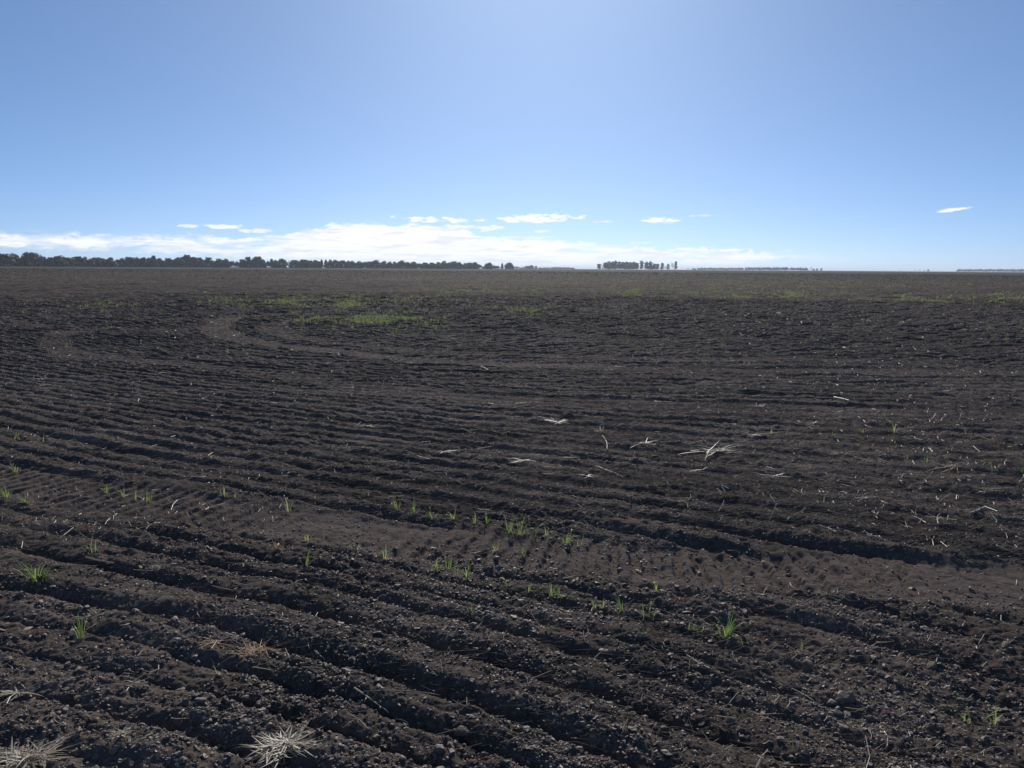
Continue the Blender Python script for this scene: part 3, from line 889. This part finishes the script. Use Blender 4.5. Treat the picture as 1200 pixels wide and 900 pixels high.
stone(32, 738, 11, 4, "small cream coloured chip on the soil at the left edge", "the cream chip at the left", M_DRYP, .18)
stone(925, 609, 8, 5, "small pale stone right of the tilted upright straw", None)
stone(117, 322 + 350, 5, 3, "tiny pale chip near the thin grey curved stalk", None, M_DRYP, .4)
stone(213, 753, 7, 5, "small pale chip of soil left of the orange brown wisps", None)
stone(246, 820, 8, 5, "small pale crumb on the ridge above the stubble crown", None)
stone(664, 492, 17, 10, "big dark lump of earth sitting by the straw tangle in the middle", "the big dark lump", M_SOIL, .55)
stone(469, 591, 9, 8, "dark upright lump of earth behind the slim seedling above the track", None, M_SOIL, .7)

# ------------------------------------------------------------------ individual loose straws (a few hundred stand out), then the fine litter as one mass
for px, py, rad, n in [(560, 507, 17, 10), (520, 531, 14, 8), (612, 541, 15, 9), (755, 521, 20, 12), (690, 560, 15, 8), (905, 560, 22, 11), (985, 532, 20, 11), (1060, 505, 20, 10),
                       (1160, 575, 22, 10), (955, 497, 18, 9), (770, 486, 18, 9), (1010, 585, 16, 8), (820, 552, 16, 8), (1130, 520, 18, 9), (430, 500, 14, 7), (880, 512, 20, 10)]:
    o = dry_tuft(px, py, rad, n, M_DRYP if (px // 5) % 2 else M_GREYS, px, None, None, 1.5, .3, .007, False, True)
    label_later(o, px, py, "small loose straw sheaf")
variants = []
for k in range(10):
    L = 1.0; mb = MB()
    mb.add(tube(stalk_pts(L, random.uniform(-.14, .14), random.uniform(-.03, .07), random.choice((0, 0, .25, -.2))), .022, .014, 4))
    for m_, nm in ((M_DRY, "straw coloured"), (M_GREYS, "grey"), (M_TAN, "tan")):
        variants.append((mb.mesh("straw_stalk", m_, True), nm))
r = random.Random(21)
def straw_place():
    while True:
        px = r.uniform(4, 1196); py = 430 + (890 - 430) * r.random() ** 1.5
        w = .25 + .75 * min(1, max(0, (px - 300) / 350)) if py < 610 else .28
        if py > 700: w = .25
        if r.random() < w: return px, py
count = 0
while count < 290:
    px, py = straw_place()
    x, y, z = on_ground(px, py)
    me, nm = variants[r.randrange(len(variants))]
    lp = r.choice((7, 9, 12, 16, 22)) * (1.0 if py < 600 else 1.1)
    L = min(lp * pxm(y), .22) 
    o = link("straw_stalk", me, (x, y, z + .012 + .03 * L), scale=(L, L, L))
    rz = r.gauss(-.1, .4) if r.random() < .8 else r.uniform(0, 6.28)
    o.rotation_euler = (r.uniform(-.5, .5), r.gauss(0, .07), rz)
    thick = r.uniform(.7, 1.2) * max(.0018, pxm(y) * .33) / (.02 * L); thick = min(thick, 2.6)
    o.scale = (L, L * thick if False else L, L)
    o.scale = (L, L * min(1, thick + .3), L * min(1.2, thick))
    tag(o, None, "straw stalk", "loose straws strewn over the furrows")
    label_later(o, px, py, f"{'short' if lp < 9 else 'long' if lp > 12 else 'loose'} {nm} straw")
    count += 1

def litter(n, seed):
    """fine chopped straw: small three-sided bent stalks, one object"""
    r = np.random.default_rng(seed)
    out = []
    d = 2.2 * (70 / 2.2) ** (r.random(n) ** .8); a = r.uniform(-R(40), R(40), n)
    x = np.sin(a) * d; y = np.cos(a) * d
    den = np.where(d < 5.2, .13, np.where(d < 22, .95, np.clip(.8 - (d - 22) / 40, .08, 1))) * np.clip(.55 + 1.1 * vnoise(x / 1.6, y / .7, 91), .06, 1)
    side = np.clip((x / d + .25) / .4, 0, 1)
    den = den * (.35 + .65 * side)
    k = r.random(n) < den
    x, y, d = x[k], y[k], d[k]; n = len(x)
    h = height(x, y)
    L = r.uniform(.018, .075, n) * np.where(r.random(n) < .3, 2.6, 1); L = np.maximum(L, d * .0018); L = np.minimum(L, .25)
    wd = np.maximum(r.uniform(.0008, .0017, n), d * .00017)
    rz = np.where(r.random(n) < .86, r.normal(-.12, .4, n), r.uniform(0, 6.283, n)); el = r.normal(0.03, .11, n)
    dx = np.cos(rz) * np.cos(el); dy = np.sin(rz) * np.cos(el); dz = np.sin(el)
    V = np.empty((n, 9, 3), np.float32)
    bend = r.normal(0, .15, n) * L
    for i, t in enumerate((-.5, 0, .5)):
        cx = x + dx * L * t - np.sin(rz) * bend * (1 if i == 1 else 0)
        cy = y + dy * L * t + np.cos(rz) * bend * (1 if i == 1 else 0)
        cz = h + np.abs(dz) * L * .45 + dz * L * t + .007 + d * .0006
        for j in range(3):
            an = j * 2.094
            V[:, i * 3 + j, 0] = cx - np.sin(rz) * wd * math.cos(an)
            V[:, i * 3 + j, 1] = cy + np.cos(rz) * wd * math.cos(an)
            V[:, i * 3 + j, 2] = cz + wd * math.sin(an)
    F = []
    for i in (0, 1):
        for j in range(3):
            F.append((i * 3 + j, i * 3 + (j + 1) % 3, i * 3 + 3 + (j + 1) % 3, i * 3 + 3 + j))
    F = np.array(F)
    FF = (F[None] + (np.arange(n) * 9)[:, None, None]).reshape(-1, 4)
    return V.reshape(-1, 3), FF
V1, Fq = litter(320000, 5)
m_lit = plain("chopped straw litter", (.15, .125, .10), (.56, .49, .39), .5, 20, .6, .4)
tag(link("straw_litter", mesh_np("straw_litter", V1, Fq, m_lit)), "fine chopped straw litter strewn through the dark soil", "straw litter", kind='stuff')

# ------------------------------------------------------------------ green weed patches in the middle distance: many fine seedlings, one object
PATCH = [  # centre px, py, half width px, half height px, clumps
    (350, 355, 85, 5, 900), (395, 374, 40, 6, 330), (450, 379, 60, 7, 620), (400, 357, 28, 4, 200), (605, 364, 34, 6, 220), (560, 341, 60, 3.2, 700), (625, 342, 28, 3, 300),
    (740, 343, 40, 4, 500), (870, 345, 95, 4, 1300), (935, 346, 25, 3, 350), (1075, 350, 30, 3.5, 300), (1180, 351, 45, 5, 750), (1110, 353, 60, 3, 350),
    (120, 358, 45, 3, 160), (250, 345, 60, 3, 120), (820, 336, 130, 3, 900), (1000, 334, 150, 2.5, 800), (640, 330, 300, 3, 900), (200, 322, 220, 3, 400), (900, 324, 330, 3, 900), (500, 352, 60, 5, 200),
    (1040, 348, 120, 6, 300), (960, 330, 60, 1.5, 400),
]
mb = None
r = np.random.default_rng(31)
GX, GY = [], []
for px, py, hw, hh, n in PATCH:
    for k in range(int(n * 1.8)):
        u, v = r.normal(0, .7), r.normal(0, .8)
        if abs(u) > 1.7 or abs(v) > 2.2: continue
        gx, gy = ground_pt(px + u * hw, max(py + v * hh, 320))
        GX.append(gx); GY.append(gy)
# sparse strays across the mid field
for k in range(500):
    gx, gy = ground_pt(r.uniform(0, 1200), r.uniform(335, 420)); GX.append(gx); GY.append(gy)
GX = np.array(GX); GY = np.array(GY)
keep_ = vnoise(GX / 1.6, GY / 2.6, 95) + .5 * vnoise(GX / .5, GY / .7, 96) > r.normal(.12, .22, len(GX)) + np.clip((np.hypot(GX, GY) - 40) / 60, 0, .24)
GX, GY = GX[keep_], GY[keep_]; GH = height(GX, GY)
nb_ = 6; n = len(GX)
base = np.repeat(np.stack([GX, GY, GH], 1), nb_, 0); N_ = len(base)
dd = np.hypot(base[:, 0], base[:, 1])
aa = r.uniform(0, 6.283, N_); L = r.uniform(.05, .13, N_) * (1 + dd / 200); wd = np.maximum(.004, dd * .00022)
off = r.normal(0, .03, (N_, 2))
base[:, 0] += off[:, 0]; base[:, 1] += off[:, 1]; base[:, 2] -= .01
dirx, diry = np.cos(aa), np.sin(aa)
V = np.empty((N_, 5, 3), np.float32)
lean = r.uniform(.1, .7, N_)
for i, (t, w) in enumerate(((0, .7), (.55, 1.0))):
    ex = base[:, 0] + dirx * L * t * lean; ey = base[:, 1] + diry * L * t * lean; ez = base[:, 2] + L * t * .95
    for j, s in enumerate((-1, 1)):
        V[:, i * 2 + j, 0] = ex - diry * wd * w * s * .5; V[:, i * 2 + j, 1] = ey + dirx * wd * w * s * .5; V[:, i * 2 + j, 2] = ez
V[:, 4, 0] = base[:, 0] + dirx * L * lean * 1.4; V[:, 4, 1] = base[:, 1] + diry * L * lean * 1.4; V[:, 4, 2] = base[:, 2] + L
FQ = (np.array([[0, 1, 3, 2]])[None] + (np.arange(N_) * 5)[:, None, None]).reshape(-1, 4)
FT = (np.array([[2, 3, 4]])[None] + (np.arange(N_) * 5)[:, None, None]).reshape(-1, 3)
tag(link("weed_patches", mesh_np("weed_patches", V.reshape(-1, 3), [FQ, FT], M_WEED)), "patches of young green grass spread across the distant field", "grass", kind='stuff')


# ------------------------------------------------------------------ trees
def leaf_cloud(mb_v, mb_f, c, rad, n, size, r):
    """many small tilted leaf-clump quads through an ellipsoid"""
    for k in range(n):
        d = r.normal(size=3); d /= np.linalg.norm(d)
        p = c + d * rad * (r.random() ** .45) * r.uniform(.8, 1.12)
        a = r.normal(size=3); a /= np.linalg.norm(a); b = np.cross(a, d + r.normal(scale=.3, size=3)); b /= (np.linalg.norm(b) + 1e-6)
        s = size * r.uniform(.6, 1.3)
        o = len(mb_v)
        mb_v += [p - a * s, p - b * s * .7, p + a * s, p + b * s * .7]
        mb_f.append((o, o + 1, o + 2, o + 3))

def tree_meshes(kind, seed):
    """unit tree: height 1, nominal crown width 1; returns trunk mesh, crown mesh"""
    r = np.random.default_rng(seed); tv, tf = [], []
    tb = MB()
    if kind == 'dome':
        nl = 15; lobes = []
        for k in range(nl):
            a = k * 2.4 + r.uniform(-.3, .3); rr = .34 * math.sqrt((k + .5) / nl)
            z = .22 + .52 * (1 - (rr / .36) ** 2) * r.uniform(.55, 1.05) + r.uniform(-.04, .08)
            lobes.append((np.array([math.cos(a) * rr, math.sin(a) * rr, z]), np.array([.17, .17, .15]) * r.uniform(.85, 1.25)))
        for k in range(7):
            a = k * .9; lobes.append((np.array([math.cos(a) * .33, math.sin(a) * .33, r.uniform(.14, .3)]), np.array([.14, .14, .13])))
            lobes.append((np.array([math.cos(a) * .24, math.sin(a) * .24, .07]), np.array([.18, .18, .10])))
        for c, rd in lobes: leaf_cloud(tv, tf, c, rd, 120, .042, r)
        for k in range(8):
            c, rd = lobes[k]
            tb.add(tube([(0, 0, .1 + .02 * k), tuple(c * np.array([.5, .5, 1]) * .8), tuple(c)], .015, .004, 5))
        tb.add(tube([(0, 0, -.02), (.01, 0, .12), (.0, .01, .3), (0, 0, .5)], .035, .012, 7))
    elif kind == 'pointed':
        for k in range(16):
            t = k / 15; a = k * 2.4; rr = .3 * (1 - t) ** .8
            leaf_cloud(tv, tf, np.array([math.cos(a) * rr * .7, math.sin(a) * rr * .7, .16 + .74 * t]), np.array([.30, .30, .14]) * (1.15 - .6 * t), 110, .045, r)
        tb.add(tube([(0, 0, -.02), (0, .01, .3), (.01, 0, .7)], .03, .006, 7))
        for k in range(6):
            a = k * 2.4; z = .2 + .1 * k
            tb.add(tube([(0, 0, z), (math.cos(a) * .2, math.sin(a) * .2, z + .1)], .01, .003, 5))
    elif kind == 'gum':      # tall, narrow, crown high on a visible trunk, gaps between clumps
        tb.add(tube([(0, 0, -.02), (.02, 0, .3), (-.01, .02, .6), (.01, 0, .93)], .028, .008, 7))
        for k in range(17):
            t = (k + .5) / 17; a = k * 2.4 + r.uniform(-.4, .4); rr = r.uniform(.12, .34) * (1 - .35 * t)
            z = .14 + .78 * t + r.uniform(-.03, .03)
            c = np.array([math.cos(a) * rr, math.sin(a) * rr, z])
            tb.add(tube([(0, 0, z - .14), tuple(c * np.array([.6, .6, 1]) - np.array([0, 0, .04])), tuple(c)], .010, .003, 5))
            leaf_cloud(tv, tf, c, np.array([.22, .22, .10]) * r.uniform(.7, 1.15), 90, .042, r)
        leaf_cloud(tv, tf, np.array([0, 0, .93]), np.array([.18, .18, .08]), 80, .04, r)
    elif kind == 'bush':     # low and leafy to the ground
        for k in range(12):
            a = k * 2.4; rr = .34 * math.sqrt((k + .5) / 12)
            leaf_cloud(tv, tf, np.array([math.cos(a) * rr, math.sin(a) * rr, .2 + .5 * (1 - (rr / .4) ** 2) * r.uniform(.5, 1)]), np.array([.2, .2, .24]) * r.uniform(.85, 1.2), 110, .05, r)
        tb.add(tube([(0, 0, -.02), (0, 0, .5)], .03, .01, 6))
        for k in range(5):
            a = k * 1.3; tb.add(tube([(0, 0, .1), (math.cos(a) * .2, math.sin(a) * .2, .5)], .012, .004, 5))
    elif kind == 'sparse':
        tb.add(tube([(0, 0, -.02), (.02, 0, .4), (-.02, .01, .95)], .022, .006, 6))
        for k in range(8):
            a = k * 2.4; z = .35 + .07 * k; c = np.array([math.cos(a) * .22, math.sin(a) * .22, z + .08])
            tb.add(tube([(0, 0, z - .05), tuple(c)], .009, .003, 5))
            leaf_cloud(tv, tf, c, np.array([.17, .17, .09]), 40, .035, r)
    gum = kind in ('gum', 'sparse')
    tr = tb.mesh("trunk", M_BARK2 if gum else M_BARK, True)
    tv = np.array(tv); zmax = np.quantile(tv[:, 2], .995); ext = np.quantile(np.abs(tv[:, :2]), .985) * 2
    tv = tv * np.array([1 / ext, 1 / ext, 1 / zmax])
    cr = mesh_np("crown", np.array(tv), np.array(tf), M_LEAF2 if gum else M_LEAF)
    return tr, cr
TM = {'dome': [tree_meshes('dome', 300 + i) for i in range(6)], 'pointed': [tree_meshes('pointed', 320 + i) for i in range(3)],
      'gum': [tree_meshes('gum', 340 + i) for i in range(6)], 'bush': [tree_meshes('bush', 360 + i) for i in range(4)], 'sparse': [tree_meshes('sparse', 380 + i) for i in range(3)]}
tr_r = random.Random(5)
WORDS = ["first", "second", "third", "fourth", "fifth", "sixth", "seventh", "eighth", "ninth", "tenth", "eleventh", "twelfth", "thirteenth",
         "fourteenth", "fifteenth", "sixteenth", "seventeenth", "eighteenth", "nineteenth", "twentieth", "twenty-first", "twenty-second", "twenty-third", "twenty-fourth"]
def horizon_y(px): return 310.4 + 8.2 * px / 1200
def plant(kind, px, top, wpx, D, name, label, group, deep_=0):
    d = ray(px, horizon_y(px)); k = 1 / math.hypot(d.x, d.y)
    D = D + tr_r.uniform(-.01, .01) * D + deep_
    x, y = d.x * k * D, d.y * k * D
    pm = D * k * d.dot(_f) / FPX
    base_y = horizon_y(px) + CAM_H / pm
    hgt = max((base_y - top) * pm, 2); w = wpx * pm * (1.2 if kind in ('dome', 'bush') else 1.05)
    t = bpy.data.objects.new(name, None); col.objects.link(t)
    t.location = (x, y, 0); t.rotation_euler = (0, 0, tr_r.uniform(0, 6.28)); t.scale = (w, w, hgt)
    t.empty_display_size = .5
    tag(t, label, "tree", group)
    a, b = TM[kind][tr_r.randrange(len(TM[kind]))]
    link("trunk", a, parent=t); link("crown", b, parent=t)

LEFT = [  # px, top y, width, kind, landmark phrase
    (3, 298, 22, 'dome', None), (17, 298, 15, 'dome', None), (37, 296.4, 19, 'dome', "the tall domed tree near the left edge"), (50, 301, 11, 'dome', None), (58, 302, 9, 'dome', None),
    (69, 300.4, 17, 'dome', None), (80, 302, 12, 'dome', None), (91, 301, 13, 'dome', None), (99, 301.6, 10, 'dome', None), (106, 303.3, 9, 'bush', None), (113, 302, 14, 'dome', None),
    (121, 303, 9, 'dome', None), (129, 302.4, 13, 'dome', None), (137, 304.3, 9, 'bush', None), (143.5, 303, 8, 'dome', None), (152, 301.5, 10, 'dome', None), (160, 302, 11, 'dome', None),
    (168, 302.3, 10, 'dome', None), (175, 302.6, 10, 'dome', None), (180.5, 299.8, 8, 'pointed', "the spiky topped tree of the left treeline"), (187, 303, 8, 'dome', None), (192, 305.5, 6, 'bush', None), (199, 303, 11, 'dome', None),
    (209.5, 302, 11, 'dome', None), (218, 299.3, 12, 'dome', "the high crowned tree right of the spiky topped one"), (228, 301.6, 10, 'dome', None), (234.5, 302.3, 8, 'dome', None), (240, 308, 5, 'bush', None),
    (245, 302, 10.5, 'dome', "the round tree standing apart between two gaps"), (257, 303.6, 12, 'dome', None), (265, 303.8, 8, 'dome', None), (272, 306, 7, 'bush', None), (278, 306.5, 7, 'bush', None),
    (284, 304.2, 7, 'dome', None), (290.5, 301.5, 9, 'dome', None), (302, 301, 12.5, 'dome', "the tall round tree after the low gap"), (309, 305.5, 6, 'dome', None), (314, 306.3, 6, 'bush', None), (318.5, 303.6, 6, 'pointed', None),
    (323, 305.2, 6, 'dome', None), (330.5, 303.6, 9.5, 'dome', None), (336, 307.5, 4, 'sparse', "the thin sparse tree in the gap"), (339.3, 305, 3, 'sparse', None), (346, 305, 11.5, 'dome', None), (357, 304.5, 12, 'dome', None),
    (364, 305.5, 7, 'dome', None), (371, 305.2, 9, 'dome', None), (377, 304.4, 4.5, 'pointed', None), (382, 304.6, 5, 'pointed', "the twin pointed tops in mid treeline"), (387, 305, 8, 'dome', None), (393, 305, 8, 'dome', None),
    (401.5, 305.4, 10, 'dome', None), (408, 306, 7, 'dome', None), (413, 306, 9, 'dome', None), (421.5, 306.4, 9, 'dome', None), (428, 307, 7, 'bush', None), (433, 306.7, 7, 'dome', None),
    (440.5, 305, 12, 'dome', "the broad tree peaking above the mid treeline"), (450, 306.4, 8, 'dome', None), (457, 307, 7.5, 'dome', None), (463, 307.2, 8, 'dome', None), (471, 305.6, 11, 'dome', "the highest tree in the right part of the treeline"),
    (478.5, 307.5, 7, 'dome', None), (485, 307, 8, 'dome', None), (491, 308.7, 6, 'bush', None), (498, 308, 9.5, 'dome', None), (507, 308, 8, 'dome', None), (514, 307.5, 7, 'dome', None), (520.5, 306.2, 8.5, 'dome', None),
    (526, 307.8, 6, 'dome', None), (532, 306.6, 10, 'dome', "the double topped tree near the right end"), (538, 307.6, 7, 'dome', None), (545, 308.6, 6, 'dome', None), (550, 308, 7, 'dome', None), (556, 307.6, 8.5, 'dome', None), (562, 310, 5, 'bush', None),
    (567, 312, 4, 'bush', None), (573, 308, 8, 'dome', "the round tree left of the last gap"), (579, 311, 5, 'bush', None), (583, 311.6, 4, 'bush', None), (588.5, 308.4, 3.2, 'pointed', "the slim pointed tree by the last gap"), (597, 308, 9, 'dome', "the last round tree closing the left treeline"),
]
def run(lst, kindname, group, first_phrase, Dfun, noun_name, flip=1.0):
    cur, k = first_phrase, 0
    for (px, top, w, kind, lm) in lst:
        D = Dfun(px)
        if lm:
            look = {'dome': 'dark rounded', 'pointed': 'dark pointed', 'bush': 'low dark', 'gum': 'tall thin', 'sparse': 'thin airy'}[kind]
            lab = f"{look} tree, {lm.replace('the ', '', 1)}" if True else None
            cur, k = lm, 0
        else:
            k += 1
            hgt = horizon_y(px) - top
            look = {'dome': 'wide rounded' if w > 10 else 'narrow rounded', 'pointed': 'pointed', 'bush': 'low bushy', 'gum': 'tall narrow', 'sparse': 'sparse airy'}[kind]
            lab = f"{look} tree, {WORDS[min(k - 1, 23)]} right of {cur}"
        plant(kind, px, top, w, D, noun_name, lab, group)
run(LEFT, None, "trees of the dark treeline at left", "the left edge of the picture", lambda px: 1 / (1 / 1020 + (1 / 1700 - 1 / 1020) * px / 600), "broadleaf_tree")
# soft underbrush trees behind the gaps of the line (a second row a little farther)
for j, px in enumerate([10, 27, 45, 63, 75, 86, 103, 118, 134, 148, 164, 184, 204, 224, 251, 261, 296, 326, 352, 367, 397, 417, 445, 467, 481, 503, 517, 541]):
    t = horizon_y(px) - (7.4 - px * .006)
    nxt = f"low tree filling the back row of the treeline, {WORDS[j] if j < 24 else ['twenty-fifth','twenty-sixth','twenty-seventh','twenty-eighth'][j-24]} from its left end"
    plant('bush', px, t + 1.6, 12 - px * .008, 1 / (1 / 1020 + (1 / 1700 - 1 / 1020) * px / 600), "broadleaf_tree", nxt, "back row trees of the treeline at left", 40)

FARW = [(606, 312.6, 6, 'bush', "the low faint tree right after the treeline ends"), (613, 313, 6, 'bush', None), (617, 311.8, 5, 'dome', None), (622, 311, 6, 'dome', "the taller faint tree of the small far clump"), (628, 311.6, 3.4, 'pointed', None), (633, 313.4, 4, 'bush', None)]
FARW += [(638 + 4.6 * i, 312.8 + .5 * abs(i - 3.5) * .35, 6.4, 'bush', "the left end of the long low far wood" if i == 0 else None) for i in range(8)]
run(FARW, None, "faint far trees between treeline and grove", "the end of the treeline", lambda px: 2900, "broadleaf_tree")
GROVE = [(702, 309.3, 5.2, 'gum', "the pale tree apart left of the grove"), (709, 307.6, 5, 'gum', None), (713, 306.4, 5.5, 'gum', None), (717.5, 306.6, 5, 'gum', None), (721, 305.6, 5, 'gum', "the grove's highest tree"),
         (725.5, 306.6, 5.5, 'gum', None), (730, 307, 5, 'gum', None), (734, 306.8, 5.5, 'gum', None), (738.5, 307.2, 5, 'gum', None), (742.5, 307, 5.5, 'gum', None), (746.5, 308, 4.5, 'gum', None),
         (751.8, 305.8, 4.4, 'gum', "the mid grove tree between sky slits"), (757.5, 306.8, 4.6, 'gum', None), (762, 306.4, 4.8, 'gum', None), (766.5, 309, 4.6, 'gum', None), (770.5, 309.2, 4.4, 'gum', None), (776, 308.2, 3.8, 'gum', "the lone tree after the grove's dense part"),
         (780, 312, 3.6, 'sparse', None), (783, 309.2, 3.4, 'gum', None), (788, 307.8, 3.6, 'sparse', "the left one of the last two tall grove trees"), (791.8, 306.4, 3.6, 'gum', "the last tall tree at the right end of the grove")]
run(GROVE, None, "tall trees of the grove right of centre", "the pale narrow tree", lambda px: 2200, "grove_tree")
for j, px in enumerate([711, 715, 719.5, 723.5, 728, 732, 736.5, 740.5, 744.5, 760, 765]):
    plant('bush', px, 310.2 + (j * 7 % 4) * .5, 4.6, 2200, "grove_tree", f"back tree inside the tall grove, {WORDS[j]} from left", "back trees inside the grove right of centre", 50)
STR = [(806, 314.2, 3, 'sparse', "the sparse tree starting the far right string"), (809, 314.8, 2.4, 'sparse', None), (812.5, 314.2, 3, 'gum', None), (815, 314.6, 2.5, 'gum', None), (818.5, 314, 2.8, 'gum', None)]
STR += [(822 + 3.6 * i, 313.9 + .3 * ((i * 7) % 3 - 1) * .6, 4.4, 'bush', "the long dense run's first tree" if i == 0 else None) for i in range(14)]
STR += [(873.6, 313.4, 1.8, 'gum', "the slim tree before the dark middle run")]
STR += [(877.5 + 3.7 * i, 313.3 + .25 * ((i * 5) % 3 - 1), 5, 'bush', "the dark middle run's first tree" if i == 0 else None) for i in range(13)]
STR += [(928 + 3.3 * i, 313.8 + .2 * ((i * 5) % 3 - 1), 3.8, 'bush', "the short right run's first tree" if i == 0 else None) for i in range(6)]
STR += [(950.5, 313.4, 2.6, 'sparse', "the airy tree of the string's loose right end"), (953.5, 315, 2.4, 'bush', None), (957.5, 314.6, 2.6, 'gum', None), (962.5, 314.2, 2.6, 'gum', None)]
run(STR, None, "tiny trees strung along the horizon right of the grove", "the grove", lambda px: 3700, "windbreak_tree")
FR = [(1055, 316, 1.2, 'sparse', "the faintest lone tree on the bare horizon"), (1072, 316, 1.4, 'sparse', None), (1077.4, 315.8, 1.4, 'sparse', None), (1083, 316, 1.6, 'sparse', None), (1087.6, 315.5, 2, 'bush', None)]
FR += [(1124 + 4.1 * i, 315.5 + .25 * ((i * 5) % 3 - 1), 5.2, 'bush', "the left end of the wood at right edge" if i == 0 else None) for i in range(20)]
run(FR, None, "tiny trees on the horizon at far right", "the far right string", lambda px: 4500, "windbreak_tree")

resolve_labels()
